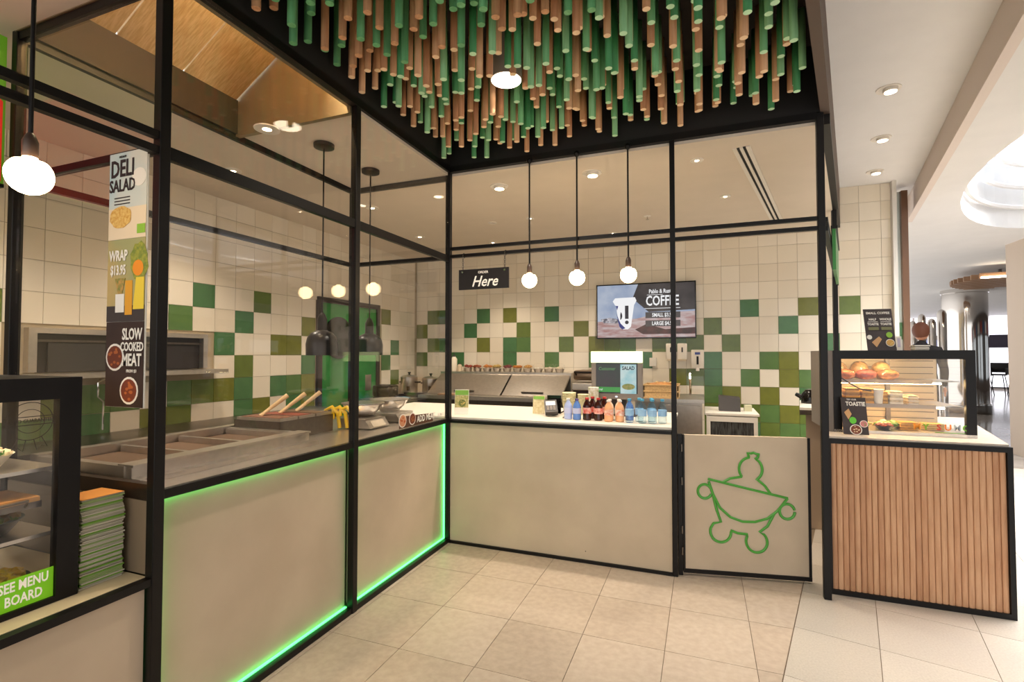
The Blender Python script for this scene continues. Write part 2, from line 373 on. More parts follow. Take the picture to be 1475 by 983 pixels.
# middle rails
raily(-1.12, -0.02, 0, 2.215, 0.024); raily(-2.23, -1.16, 0, 2.215, 0.024)
raily(-4.2, -2.27, 0, 2.213); raily(-4.2, -2.27, 0, 2.27)
raily(-2.23, -0.02, -0.93, 2.225, 0.016); railx(-0.91, -0.02, 0.0, 2.225, 0.016); railx(-0.91, -0.02, -2.25, 2.225)
for a, b in ((0.02, 1.6735), (1.7065, 2.535)): railx(a, b, 0, 2.293, 0.012); railx(a, b, 0, 2.233, 0.012)
# counter-height and floor rails of the glazed side, low rail of the open bay
for a, b in ((-1.12, -0.02), (-2.23, -1.16)): raily(a, b, 0, 0.945, 0.017); raily(a, b, 0.0, 0.016, 0.016)
obj('rail', bx(-0.016, 0.016, -4.2, -2.27, 0.628, 0.655), BLACK, sf)
for a, b in ((-1.119, -0.021), (-2.229, -1.161)):
    obj('glass_pane', bx(-0.004, 0.004, a, b, 0.963, 2.19), GLASS, sf); obj('glass_pane', bx(-0.004, 0.004, a, b, 2.24, 2.899), GLASS, sf)
obj('glass_pane', bx(-0.909, -0.021, -2.254, -2.246, 1.0, 2.21), GLASS, sf); obj('glass_pane', bx(-0.909, -0.021, -2.254, -2.246, 2.242, 2.839), GLASS, sf)
# right side of the shop: rails running back along the mall edge
def sidebar(y0, y1, z0, z1, w=0.03, name='rail', m=BLACK): return obj(name, prism(B(), [(side_x(y0), y0), (side_x(y0) + w, y0), (side_x(y1) + w, y1), (side_x(y1), y1)], z0, z1), m, sf)
sidebar(0.03, 3.0, 2.88, 2.944, 0.05); sidebar(0.03, 2.9, 2.22, 2.25); sidebar(0.03, 2.9, 2.28, 2.305)
obj('post', bx(side_x(2.2) - .01, side_x(2.2) + .03, 2.18, 2.22, 0.0, 2.94), BLACK, sf)
# green edge-lit sign hanging along the side
sg = thing('blade_sign', 'thin green edge-lit sign seen edge-on beside the end post', 'sign', (side_x(1.0), 1.0, 2.0))
obj('panel', prism(B(), [(side_x(.45) + .04, .45), (side_x(.45) + .06, .45), (side_x(1.3) + .06, 1.3), (side_x(1.3) + .04, 1.3)], 2.04, 2.32), mat('sign_green', (50, 140, 56), 0.3), sg)
obj('bracket', prism(B(), [(side_x(.45) + .03, .44), (side_x(.45) + .07, .44), (side_x(1.3) + .07, 1.31), (side_x(1.3) + .03, 1.31)], 2.32, 2.34), BLACK, sg)

# ================================================================== counters
def led(parent, y0, y1, z0, z1, sides):
    t = 0.006; a, b = -0.030, -0.016
    if 'l' in sides: obj('light_strip', bx(a, b, y0, y0 + t, z0, z1), LED, parent)
    if 'r' in sides: obj('light_strip', bx(a, b, y1 - t, y1, z0, z1), LED, parent)
    if 't' in sides: obj('light_strip', bx(a, b, y0 + t, y1 - t, z1 - t, z1), LED, parent)
    if 'b' in sides: obj('light_strip', bx(a, b, y0 + t, y1 - t, z0, z0 + t), LED, parent)
sc_ = thing('servery_counter', 'grey concrete-faced servery counter under the glazed side with green edge lighting', 'counter', (-0.45, -1.13, 0))
for a, b, s in ((-2.228, -1.162, 'ltb'), (-1.118, -0.022, 'lrtb')):
    obj('front_panel', bx(-0.06, -0.036, a, b, 0.033, 0.927), CONC, sc_); led(sc_, a, b, 0.034, 0.926, s)
obj('carcass', bx(-0.92, -0.062, -2.228, -0.022, 0.05, 0.925), STEELD, sc_)
obj('end_panel', bx(-0.91, -0.021, -2.262, -2.232, 0.66, 0.925), mat('end_board', (120, 104, 84), 0.6), sc_)
obj('top_edge', bx(-0.91, -0.021, -2.262, -2.232, 0.928, 0.985), mat('dark_edge', (58, 44, 34), 0.4, 0.6), sc_)
st = obj('servery_worktop', bx(-0.905, -0.017, -2.226, -0.024, 0.929, 0.958), STEEL, label='stainless steel servery top behind the glass', cat='worktop')
lb = thing('low_counter', 'low grey concrete counter with pale ledge under the black framed fridge', 'counter', (-0.4, -3.2, 0))
obj('front_panel', bx(-0.03, -0.012, -4.2, -2.275, 0.0, 0.627), CONC, lb)
obj('ledge', bx(-0.85, -0.018, -4.2, -2.265, 0.629, 0.656), mat('pale_ledge', (206, 190, 158), 0.45), lb)
obj('carcass', bx(-0.84, -0.032, -4.2, -2.275, 0.02, 0.627), STEELD, lb)

fc = thing('front_counter', 'long grey concrete order counter with black steel edging', 'counter', (0.85, 0.3, 0))
obj('front_panel', bx(0.022, 1.672, -0.004, 0.02, 0.022, 0.927), CONC, fc)
obj('top_edge', bx(0.021, 1.672, -0.018, 0.018, 0.929, 0.952), BLACK, fc)
obj('bottom_edge', bx(0.021, 1.672, -0.016, 0.018, 0.0, 0.021), BLACK, fc)
obj('carcass', bx(0.022, 1.672, 0.022, 0.86, 0.02, 0.927), STEELD, fc)
obj('fixing', cyl(B(), (1.09, -0.006, 0.08), (1.09, -0.003, 0.08), 0.004), STEELD, fc)
obj('order_worktop', bx(-0.90, 1.672, 0.021, 0.95, 0.9535, 0.972, bev=0.002), WHITE, label='long white laminate worktop on top of the order counter', cat='worktop')

# gate with its green outline emblem
g0 = Vector((1.738, 0.045, 0.0)); g1 = Vector((2.505, 0.19, 0.0)); gd = (g1 - g0); gl = gd.length
gt = thing('counter_gate', 'low grey swing gate with a green outline emblem beside the order counter', 'gate', g0, math.atan2(gd.y, gd.x))
def gp(name, bm, m): return obj(name, bm, m, gt, local=True)
gp('panel', bx(0.012, gl - 0.012, -0.010, 0.022, 0.045, 0.925), CONC)
gp('edge', bx(0.0, 0.012, -0.014, 0.026, 0.028, 0.925), BLACK); gp('edge', bx(gl - 0.016, gl, -0.014, 0.026, 0.028, 0.925), BLACK)
gp('bottom_edge', bx(0.0, gl, -0.016, 0.026, 0.018, 0.044), BLACK)
gp('hinge_post', bx(-0.030, -0.004, -0.014, 0.02, 0.0, 0.93), BLACK)
for z in (0.16, 0.30, 0.62, 0.84): gp('hinge', cyl(B(), (-0.008, -0.018, z - .025), (-0.008, -0.018, z + .025), 0.007), STEELD)
GRN = mat('emblem_green', (74, 158, 58), 0.4)
def gpx(u, v):                                         # emblem coordinates measured on the gate face, 0..1 of its drawn box
    return (0.012 + (u - 95) / 708 * (gl - 0.024), -0.0125, 0.925 - (v - 108) / 770 * 0.88)
def arc(cx, cy, r, a0, a1, n=26): return [(cx + r * math.cos(R(a0 + (a1 - a0) * i / n)), cy + r * math.sin(R(a0 + (a1 - a0) * i / n))) for i in range(n + 1)]
lines = [
    [(316, 375), (360, 350), (427, 338)] + arc(479, 293, 66, 142, 262, 16) + [(470, 224), (463, 200), (480, 204), (497, 199), (512, 206), (526, 204), (520, 226)] + arc(479, 293, 66, -66, 60, 16) + [(520, 352), (560, 385), (590, 428)],
    [(232, 358), (460, 404), (686, 448)],
    [(236, 372), (258, 440), (300, 520), (360, 570), (430, 592), (500, 590), (570, 568), (630, 520), (665, 475), (686, 448)],
    arc(212, 430, 40, 20, 330, 24), arc(682, 522, 42, 0, 345, 24),
    [(262, 455), (280, 530), (305, 600), (262, 610)] + arc(303, 655, 60, 215, 0, 26)[2:] + [(362, 645), (400, 658), (456, 662)] + arc(508, 700, 60, 215, -45, 30)[1:] + [(525, 645), (570, 610), (610, 535)],
]
eb = B()
for ln in lines: tube(eb, [gpx(*p) for p in ln], 0.0088, 6)
gp('emblem', eb, GRN)

# ================================================================== timber ribbed counter
wc = thing('ribbed_counter', 'timber ribbed counter framed in black steel at the right end', 'counter', (3.1, 0.7, 0))
A0, A1, A2, A3 = (2.58, 0.085), (3.465, 0.105), (3.82, 1.52), (2.93, 1.50)
H = 0.945
N = 28
for i in range(N):
    x0 = 2.602 + (3.445 - 2.602) * i / N; w = (3.445 - 2.602) / N
    bm = B(); pr_ = [(x0, 0.10)] + [(x0 + w * (0.5 - 0.5 * math.cos(math.pi * k / 6)), 0.10 - 0.012 * math.sin(math.pi * k / 6) ** 0.7) for k in range(1, 6)] + [(x0 + w, 0.10)]
    obj('timber_rib', prism(bm, pr_, 0.03, H - 0.03), WOODS[i % 3] if random.random() > .3 else random.choice(WOODS), wc, smooth=True)
obj('frame_edge', bx(2.578, 2.602, 0.078, 0.12, 0, H), BLACK, wc); obj('frame_edge', bx(3.445, 3.47, 0.078, 0.12, 0, H), BLACK, wc)
obj('frame_edge', bx(2.602, 3.445, 0.078, 0.12, H - 0.03, H), BLACK, wc); obj('frame_edge', bx(2.602, 3.445, 0.078, 0.12, 0, 0.03), BLACK, wc)
obj('carcass', prism(B(), [(2.605, 0.121), (3.44, 0.121), (3.76, 1.45), (2.95, 1.45)], 0.0, H - .001), mat('carcass_grey', (150, 132, 116), 0.6), wc)
obj('side_frame', prism(B(), [(3.445, 0.121), (3.47, 0.121), (3.82, 1.5), (3.79, 1.5)], 0, H), BLACK, wc)
obj('top', prism(B(), [A0, A1, A2, A3], H + .001, H + 0.012), mat('pale_stone_top', (214, 200, 184), 0.25, scale=30, rgb2=(204, 190, 174)), wc)

# ================================================================== dowel ceiling
dc = thing('dowel_ceiling', 'ceiling feature of hanging green and timber dowels over the order area', 'ceiling feature', (1.2, -0.9, 3.0))
dm = {}
CUT_LIT_W = mat('cut_timber_end_lit', (248, 214, 176), 0.7); CUT_LIT_G = mat('green_end_lit', (196, 236, 196), 0.7)  # pale cut ends; light bounced up from the floor is put into their colour
def dowel_mesh(L, m):
    k = (L, m.name)
    if k not in dm:
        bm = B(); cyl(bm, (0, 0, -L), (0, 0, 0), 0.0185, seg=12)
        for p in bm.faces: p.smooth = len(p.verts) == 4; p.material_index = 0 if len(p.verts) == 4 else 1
        me = bpy.data.meshes.new('dowel'); bm.to_mesh(me); bm.free(); me.materials.append(m); me.materials.append(CUT_LIT_G if 'green' in m.name else CUT_LIT_W); dm[k] = me
    return dm[k]
spots_ = []
for j in range(36):
    y = -0.10 - 0.106 * j
    for i in range(25):
        x = 0.06 + 0.106 * i + (0.006 if j % 2 else -0.006)
        if x > side_x(y) - 0.06: continue
        if (x - 0.82) ** 2 + (y + 0.84) ** 2 < 0.13 ** 2: continue
        wave = 0.5 + 0.25 * math.sin(x * 5.1 + y * 2.3) + 0.25 * math.sin(y * 7.7 - x * 3.1)
        L = 0.33 + 0.06 * wave + random.uniform(-0.07, 0.07)
        L = min(0.445, max(0.22, round(L / 0.015) * 0.015))
        spots_.append((y, x, L, random.random() < 0.5))
vis = [s for s in spots_ if s[0] > -1.55]
for n_, (y, x, L, g) in enumerate(spots_):
    m = random.choice(DGREEN if g else DWOOD)
    if y > -1.30:
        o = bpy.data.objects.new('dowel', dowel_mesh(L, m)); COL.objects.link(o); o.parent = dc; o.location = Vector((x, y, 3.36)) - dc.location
restg, restw = B(), B()
for (y, x, L, g) in spots_:
    if y <= -1.30: cyl(restg if g else restw, (x, y, 3.36 - L), (x, y, 3.36), 0.019, seg=10)
obj('dowel', restg, DGREEN[0], dc, kind='stuff', smooth=True); obj('dowel', restw, DWOOD[0], dc, kind='stuff', smooth=True)
# drum downlight among the dowels
dl = thing('drum_downlight', 'bright white drum downlight hanging among the dowels', 'ceiling light', (0.82, -0.84, 3.1))
obj('drum', lathe(B(), (0.82, -0.84, 3.055), [(0.089, 0.0), (0.092, 0.002), (0.092, 0.305), (0.05, 0.305)], 28), mat('drum_grey', (150, 140, 132), 0.5), dl, smooth=True)
obj('lens', lathe(B(), (0.82, -0.84, 3.051), [(0.07, 0.0), (0.086, 0.001), (0.086, 0.003), (0.05, 0.0035)], 28), LAMP, dl)
spot('drum_light', (0.82, -0.84, 3.03), 60, (1.0, 0.87, 0.72), 130)

# ================================================================== ceiling fittings of the kitchen
def downlight(x, y, z, r, label, power, gimbal=False, lit=True):
    t = thing('ceiling_downlight', label, 'ceiling light', (x, y, z), group='recessed downlights')
    obj('trim_ring', lathe(B(), (x, y, z), [(r * 0.72, -0.006), (r, -0.007), (r * 1.02, 0.0), (r * 0.72, -0.001)], 24), mat('white_metal', (232, 224, 212), 0.4), t)
    if gimbal: obj('shade', lathe(B(), (x + .008, y - .012, z), [(r * 0.55, -0.03), (r * 0.6, -0.028), (r * 0.62, -0.004), (r * 0.3, -0.003)], 20), mat('white_metal', (232, 224, 212), 0.4), t, smooth=True)
    zz = -0.031 if gimbal else -0.004
    obj('lens', lathe(B(), (x + (.008 if gimbal else 0), y - (.012 if gimbal else 0), z), [(r * 0.35, zz - .002), (r * 0.5, zz - .001), (r * 0.5, zz), (r * 0.3, zz)], 20), LAMP if lit else WHITE, t)
    if power: spot('downlight_beam', (x, y, z - 0.05), power)
KP = 40
downlight(0.282, 0.361, CEIL, 0.075, 'white gimbal downlight in the kitchen ceiling nearest the corner post', KP, True)
downlight(1.076, 0.336, CEIL, 0.075, 'white gimbal downlight in the kitchen ceiling above the middle pendant', KP, True)
downlight(0.204, 1.397, CEIL, 0.04, 'small bright downlight behind the first pendant rod', KP)
downlight(-0.23, 1.421, CEIL, 0.045, 'small unlit flush downlight behind the corner of the kitchen ceiling', 0, lit=False)
downlight(1.845, 0.351, CEIL, 0.045, 'bright downlight right of the slim post, nearer one', KP)
downlight(2.073, 1.33, CEIL, 0.045, 'bright downlight right of the slim post, farther one', KP)
downlight(-1.1, 0.5, CEIL, 0.06, 'downlight over the servery aisle beyond the glass, near one', KP)
downlight(-1.3, 1.7, CEIL, 0.06, 'downlight over the servery aisle near the back corner', KP)
downlight(-1.5, -0.7, CEIL, 0.06, 'downlight over the servery aisle in front of the hatch', KP)
downlight(-1.45, -2.1, CEIL, 0.06, 'downlight over the aisle left of the glazed frame', KP)
downlight(0.9, 2.35, CEIL, 0.045, 'downlight over the prep bench in front of the television', KP)
downlight(-0.6, 2.3, CEIL, 0.045, 'downlight over the prep bench lids', KP)
sp = thing('sprinkler_head', 'small white sprinkler head on the kitchen ceiling', 'sprinkler', (1.354, 1.74, CEIL))
obj('rose', lathe(B(), (1.354, 1.74, CEIL), [(0.02, -0.008), (0.035, -0.005), (0.036, 0.0), (0.01, 0.0)], 18), WHITE, sp)
obj('nozzle', lathe(B(), (1.354, 1.74, CEIL), [(0.016, -0.04), (0.016, -0.037), (0.006, -0.03), (0.006, -0.008)], 12), CHROME, sp)
for i, (n_, m_) in enumerate([(2.871, 1.47), (2.868, 2.45), (2.852, 3.38)]):
    x, y, _ = (3.131, 0.748, 0) if i == 0 else ((3.35, 1.704, 0) if i == 1 else (3.555, 2.637, 0))
    downlight(x, y, 3.36, 0.075, 'round mall downlight beside the shop, ' + ['nearest of three', 'middle of three', 'farthest of three'][i], [7, 5, 1.5][i], True)
# slot diffuser
va = Vector((2.13, 0.215, 0)); vb = Vector((2.607, 2.36, 0)); vd = (vb - va).normalized(); vn = Vector((vd.y, -vd.x, 0))
vt = thing('slot_diffuser', 'white linear slot air diffuser with two dark slots', 'air vent', (2.37, 1.29, CEIL))
def strip(o, w, z0, z1, m, name):
    q = [va + vn * (o - w), va + vn * (o + w), vb + vn * (o + w), vb + vn * (o - w)]
    obj(name, prism(B(), [(p.x, p.y) for p in q], z0, z1), m, vt)
for o, w in ((-0.042, 0.013), (0.0, 0.010), (0.042, 0.013)): strip(o, w, CEIL - 0.009, CEIL - .001, mat('white_metal', (232, 224, 212), 0.4), 'blade')
for o in (-0.0195, 0.0195): strip(o, 0.0095, CEIL - 0.003, CEIL - .001, MATT, 'slot')

# exhaust hood in the servery ceiling
hd = thing('exhaust_hood', 'stainless exhaust hood with sloping filters set into the servery ceiling', 'extractor hood', (-0.46, -1.7, CEIL))
HS = mat('hood_steel', (214, 186, 140), 0.36, 0.6, scale=14, rgb2=(190, 158, 110), stretch=(1, 8, 1))
obj('back_panel', bx(-0.93, -0.90, -2.25, -1.15, CEIL - .005, 3.09), mat('hood_dark', (44, 36, 28), 0.6), hd)
obj('end_panel', bx(-0.93, -0.02, -1.17, -1.14, CEIL - .02, 3.6), mat('hood_end', (150, 132, 104), 0.4, 0.6), hd)
obj('end_panel', bx(-0.93, -0.02, -2.27, -2.24, CEIL - .005, 3.6), mat('hood_end', (150, 132, 104), 0.4, 0.6), hd)
obj('front_panel', bx(-0.045, -0.022, -2.24, -1.17, CEIL + .02, 3.6), mat('hood_end', (150, 132, 104), 0.4, 0.6), hd)
nf = 3
for i in range(nf):
    y0 = -2.235 + i * 1.06 / nf; y1 = y0 + 1.06 / nf - 0.008
    obj('filter', extr(B(), [(-0.90, y0, 3.09), (-0.50, y0, 3.34), (-0.10, y0, 3.59), (-0.10, y0, 3.61), (-0.90, y0, 3.11)], (0, y1 - y0, 0)), HS, hd)
obj('roof', bx(-0.93, -0.02, -2.27, -1.14, 3.60, 3.63), HS, hd)
tubl = obj('lamp_tube', cyl(B(), (-0.12, -2.1, 3.25), (-0.12, -1.3, 3.25), 0.014), LAMP, hd)
hl = area('hood_light', (-0.12, -1.7, 3.23), (0, R(-70), 0), 0.05, 0.8, 45, (1.0, 0.78, 0.46))
downlight(-0.636, -1.185, CEIL - 0.02, 0.075, 'round white downlight at the lip of the exhaust hood', 12)

# pendants
def pendant(x, y, label, zt=2.90, zb=2.006):
    t = thing('bulb_pendant', label, 'pendant lamp', (x, y, zb), group='bare bulb pendants')
    obj('rod', cyl(B(), (x, y, zb + 0.10), (x, y, zt), 0.006, seg=10), BLACK, t)
    ball(bm := B(), (x, y, zt - .006), 0.022, sub=2); obj('ceiling_rose', bm, BLACK, t, smooth=True)
    obj('socket', lathe(B(), (x, y, zb), [(0.017, 0.052), (0.019, 0.056), (0.019, 0.10), (0.012, 0.118), (0.007, 0.125)], 16), mat('socket_bronze', (66, 50, 42), 0.4), t, smooth=True)
    prof = [(0.0, -0.056)] + [(0.056 * math.sin(R(a)), -0.056 * math.cos(R(a))) for a in range(15, 140, 12)] + [(0.020, 0.045), (0.017, 0.054)]
    obj('bulb', lathe(B(), (x, y, zb), prof, 20), BULB, t, smooth=True)
pendant(0.687, -0.035, 'bare globe pendant nearest the corner, leftmost of three over the order counter')
pendant(1.044, -0.035, 'bare globe pendant in the middle of three over the order counter')
pendant(1.402, -0.035, 'bare globe pendant in front of the television, rightmost over the order counter')
pendant(0.035, -2.655, 'large bare globe pendant close by at the left edge above the fridge', zb=1.985)

# heat lamps over the servery
def heat_lamp(y, label):
    x = -0.5
    t = thing('heat_lamp', label, 'heat lamp', (x, y, 1.45), group='black bell heat lamps')
    obj('canopy', lathe(B(), (x, y, CEIL), [(0.05, -0.03), (0.066, -0.026), (0.068, -0.004), (0.06, 0.0)], 24), mat('lamp_black', (44, 36, 32), 0.35), t, smooth=True)
    obj('cord', cyl(B(), (x, y, 1.73), (x, y, CEIL - 0.02), 0.005, seg=8), BLACK, t)
    obj('shade', lathe(B(), (x, y, 1.455), [(0.098, 0.0), (0.10, 0.002), (0.102, 0.075), (0.093, 0.118), (0.07, 0.148), (0.036, 0.165), (0.032, 0.175), (0.032, 0.24), (0.018, 0.275), (0.008, 0.285)], 28), mat('bell_black', (10, 8, 8), 0.3, spec=.3), t, smooth=True)
heat_lamp(-0.84, 'black bell heat lamp over the servery, the nearer one')
heat_lamp(-0.333, 'black bell heat lamp over the servery, the one nearer the corner')

# hanging sign
hs = thing('hanging_sign', 'small black hanging sign reading Here on two chains', 'sign', (0.31, -0.02, 1.96))
HF = frame((0.31, -0.026, 2.04), (1, 0, 0), (0, 0, 1))
obj('board', bx(0.102, 0.518, -0.025, -0.012, 1.962, 2.118), mat('sign_black', (26, 20, 18), 0.4), hs)
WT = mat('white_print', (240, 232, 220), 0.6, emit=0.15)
text('Here', 0.115, WT, hs, HF, 0.01, -0.022, 0.9, 0.012, 0.35); text('ORDER', 0.026, WT, hs, HF, 0.0, 0.05, 1.0, 0.01)
for x in (0.135, 0.485):
    obj('screw', cyl(B(), (x, -0.03, 2.098), (x, -0.024, 2.098), 0.007), CHROME, hs)
    for k in range(7):
        z = 2.128 + k * 0.0165
        tube(bm := B(), [(x + (0.006 * math.cos(a) if k % 2 else 0), -0.0185 + (0 if k % 2 else 0.006 * math.cos(a)), z + 0.010 * math.sin(a)) for a in [i * math.pi / 4 for i in range(8)]], 0.002, 5, True)
        obj('chain_link', bm, STEELD, hs)
    tube(bm := B(), [(x, 0.020 * math.cos(a), 2.234 + 0.018 * math.sin(a)) for a in [i * math.pi / 5 for i in range(10)]], 0.0025, 5, True); obj('hook', bm, BLACK, hs)

# ================================================================== left kitchen wall: door and hatch
dr = tag(obj('door_1', bx(-2.21, -2.19, 1.05, 2.07, 0.0, 2.06), mat('door_green', (52, 140, 66), 0.25, scale=5, rgb2=(44, 122, 56)), kind='structure'))
DF = mat('door_frame_dark', (52, 42, 38), 0.45)
obj('door_frame', bx(-2.21, -2.17, 0.985, 1.05, 0.0, 2.12), DF, dr); obj('door_frame', bx(-2.21, -2.17, 2.07, 2.135, 0.0, 2.12), DF, dr); obj('door_frame', bx(-2.21, -2.17, 1.05, 2.07, 2.06, 2.12), DF, dr)
ry = Matrix.Rotation(R(90), 4, 'Y')
ctr = Matrix.Translation((-2.19, 1.33, 1.66))
bm = B(); lathe(bm, (0, 0, 0), [(0.225, 0.0), (0.25, 0.004), (0.25, 0.018), (0.225, 0.022)], 32, ctr @ ry); obj('porthole_ring', bm, BLACKG, dr, smooth=True)
bm = B(); lathe(bm, (0, 0, 0), [(0.22, 0.0), (0.222, 0.004), (0.222, 0.008), (0.21, 0.012)], 32, ctr @ ry); obj('porthole_pane', bm, mat('dark_pane', (60, 62, 58), 0.1), dr)
obj('push_plate', bx(-2.19, -2.186, 1.85, 1.97, 1.0, 1.2), STEEL, dr)
ht = thing('service_hatch', 'wide stainless framed service hatch in the left tiled wall with a dark opening', 'hatch', (-2.2, -1.0, 1.3))
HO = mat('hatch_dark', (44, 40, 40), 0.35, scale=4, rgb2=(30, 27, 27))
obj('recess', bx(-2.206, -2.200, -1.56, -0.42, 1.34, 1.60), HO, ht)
obj('frame', bx(-2.208, -2.15, -1.62, -0.38, 1.60, 1.635), STEEL, ht); obj('frame', bx(-2.208, -2.15, -1.62, -1.575, 1.345, 1.60), STEEL, ht); obj('frame', bx(-2.208, -2.15, -0.42, -0.38, 1.345, 1.60), STEEL, ht)
obj('sill', bx(-2.208, -2.02, -1.68, -0.28, 1.30, 1.335), STEEL, ht)
for y0, w, c in ((-1.5, .34, (74, 72, 72)), (-1.1, .25, (90, 84, 80)), (-0.78, .3, (66, 62, 62))):
    obj('appliance', bx(-2.199, -2.185, y0, y0 + w, 1.345, 1.47 + w * .2), mat('hatch_app_%d' % c[0], c, 0.3, 0.5), ht)
obj('shelf', bx(-2.199, -2.18, -1.56, -0.42, 1.545, 1.56), STEELD, ht)
# bench along the left wall under the hatch
lbch = thing('wall_bench', 'dark stainless bench along the left tiled wall', 'bench', (-1.95, -0.7, 0))
obj('top', bx(-2.195, -1.72, -2.1, 0.9, 0.86, 0.89), STEELD, lbch)
for y in (-2.0, -0.6, 0.8):
    for x in (-2.14, -1.77): obj('leg', bx(x - .02, x + .02, y - .02, y + .02, 0, 0.86), STEELD, lbch)
obj('shelf', bx(-2.18, -1.74, -2.05, 0.85, 0.25, 0.27), STEELD, lbch)
whisk = thing('wire_skimmer', 'long chrome wire skimmer hanging on the green tiles under the hatch', 'utensil', (-2.17, -1.16, 0.95))
y0 = -1.18
tube(bm := B(), [(-2.16, y0, 0.92), (-2.16, y0, 1.12), (-2.16, y0 - .035, 1.16), (-2.16, y0 - .035, 1.26), (-2.16, y0, 1.285), (-2.16, y0 + .035, 1.26), (-2.16, y0 + .035, 1.16), (-2.16, y0, 1.12)], 0.006, 6); obj('handle', bm, CHROME, whisk, smooth=True)
obj('hook', bx(-2.20, -2.155, y0 - .006, y0 + .006, 1.275, 1.285), CHROME, whisk)

# ================================================================== bench and equipment along the back wall
pb = thing('prep_fridge', 'stainless sandwich prep bench with two sloping lids on the back wall', 'prep bench', (-0.6, 2.6, 0))
obj('body', bx(-1.55, 0.30, 2.30, 3.07, 0.1, 0.90), STEELD, pb)
obj('worktop', bx(-1.56, 0.31, 2.10, 2.36, 0.90, 0.945), STEEL, pb)
obj('back_box', bx(-1.55, 0.30, 2.72, 3.07, 0.90, 1.185), STEEL, pb)
obj('rim', bx(-1.56, 0.31, 2.70, 3.08, 1.185, 1.225), STEEL, pb)
for a, b in ((-1.55, -0.51), (-0.485, 0.29)):
    l_ = obj('lid', extr(B(), [(a, 2.31, 0.95), (b, 2.31, 0.95), (b, 2.70, 1.20), (a, 2.70, 1.20)], (0, 0.02, -0.02)), STEEL, pb)
    obj('handle', bx((a + b) / 2 - .14, (a + b) / 2 + .14, 2.345, 2.375, 0.985, 1.0), STEELD, l_)
for x in (-1.5, -0.6, 0.25): obj('leg', cyl(B(), (x, 2.4, 0), (x, 2.4, 0.1), 0.02), BLACK, pb)
foods = [((150, 60, 40), 'chopped beetroot'), ((160, 84, 50), 'sun-dried tomato'), ((206, 130, 60), 'grated carrot'), ((190, 160, 90), 'sweetcorn'), ((120, 50, 50), 'red onion'), ((214, 130, 50), 'orange shreds'), ((200, 150, 80), 'cheese shreds'), ((230, 220, 200), 'feta'), ((226, 214, 190), 'egg'), ((220, 206, 176), 'sprouts')]
for i, (c, nm) in enumerate(foods):
    x = -1.22 + i * 0.148
    t = thing('food_pan', 'steel pan heaped with %s on the prep bench rim' % nm, 'food pan', (x, 2.87, 1.225), group='pans on the prep bench')
    obj('pan', lathe(B(), (x, 2.87, 1.226), [(0.05, 0.0), (0.064, 0.045), (0.071, 0.048), (0.06, 0.044)], 16), STEEL, t, smooth=True)
    bm = B(); z_ = 1.282 + (0.014 if i < 7 else -0.012)
    for k in range(12):
        a = random.uniform(0, 6.28); d = 0.045 * math.sqrt(random.random())
        ball(bm, (x + d * math.cos(a), 2.87 + d * math.sin(a), z_ + random.uniform(-.008, .02) * (1 - d / .05)), random.uniform(.018, .028), (1.3, 0.9, 0.8), 1, 0.15)
    obj('food', bm, mat('food_%d' % i, c, 0.6, noise=0.35, scale=60), t)
    cv = lathe(B(), (x, 2.87, 1.226), [(0.069, 0.049), (0.069, 0.09), (0.055, 0.112), (0.0, 0.118)], 16); obj('cover', cv, GLASS2, t, smooth=True)
def squeeze(x, y, z, c, label, h=0.19, r=0.032):
    t = thing('sauce_bottle', label, 'bottle', (x, y, z), group='bottles on the back bench')
    obj('body', lathe(B(), (x, y, z), [(r * .95, 0), (r, .006), (r, h * .68), (r * .55, h * .80), (r * .5, h * .82)], 16), mat('sauce_%d_%d' % c[:2], c, 0.35), t, smooth=True)
    obj('nozzle', lathe(B(), (x, y, z), [(r * .55, h * .82), (r * .5, h * .88), (r * .15, h * .92), (r * .1, h * 1.02)], 12), mat('nozzle_dark', (60, 50, 46), 0.4), t, smooth=True)
squeeze(-1.43, 2.85, 1.226, (238, 228, 206), 'tall white sauce bottle with dark nozzle at the left of the prep bench rim', 0.25, 0.045)
squeeze(-1.51, 2.80, 1.226, (70, 46, 38), 'dark brown sauce bottle beside the tall white bottle', 0.14)
squeeze(-1.325, 2.82, 1.226, (226, 206, 176), 'short cream tub bottle right of the tall white bottle', 0.12)
bx_ = thing('card_plate', 'small brown serving tray lying on the prep bench front edge', 'tray', (-1.13, 2.22, 0.945))
obj('tray', bx(-1.30, -0.95, 2.14, 2.30, 0.946, 0.958, bev=.003), mat('tray_brown', (150, 118, 92), 0.5), bx_); obj('rim', bx(-1.29, -0.96, 2.15, 2.29, 0.958, 0.965), mat('tray_brown2', (170, 140, 112), 0.5), bx_)
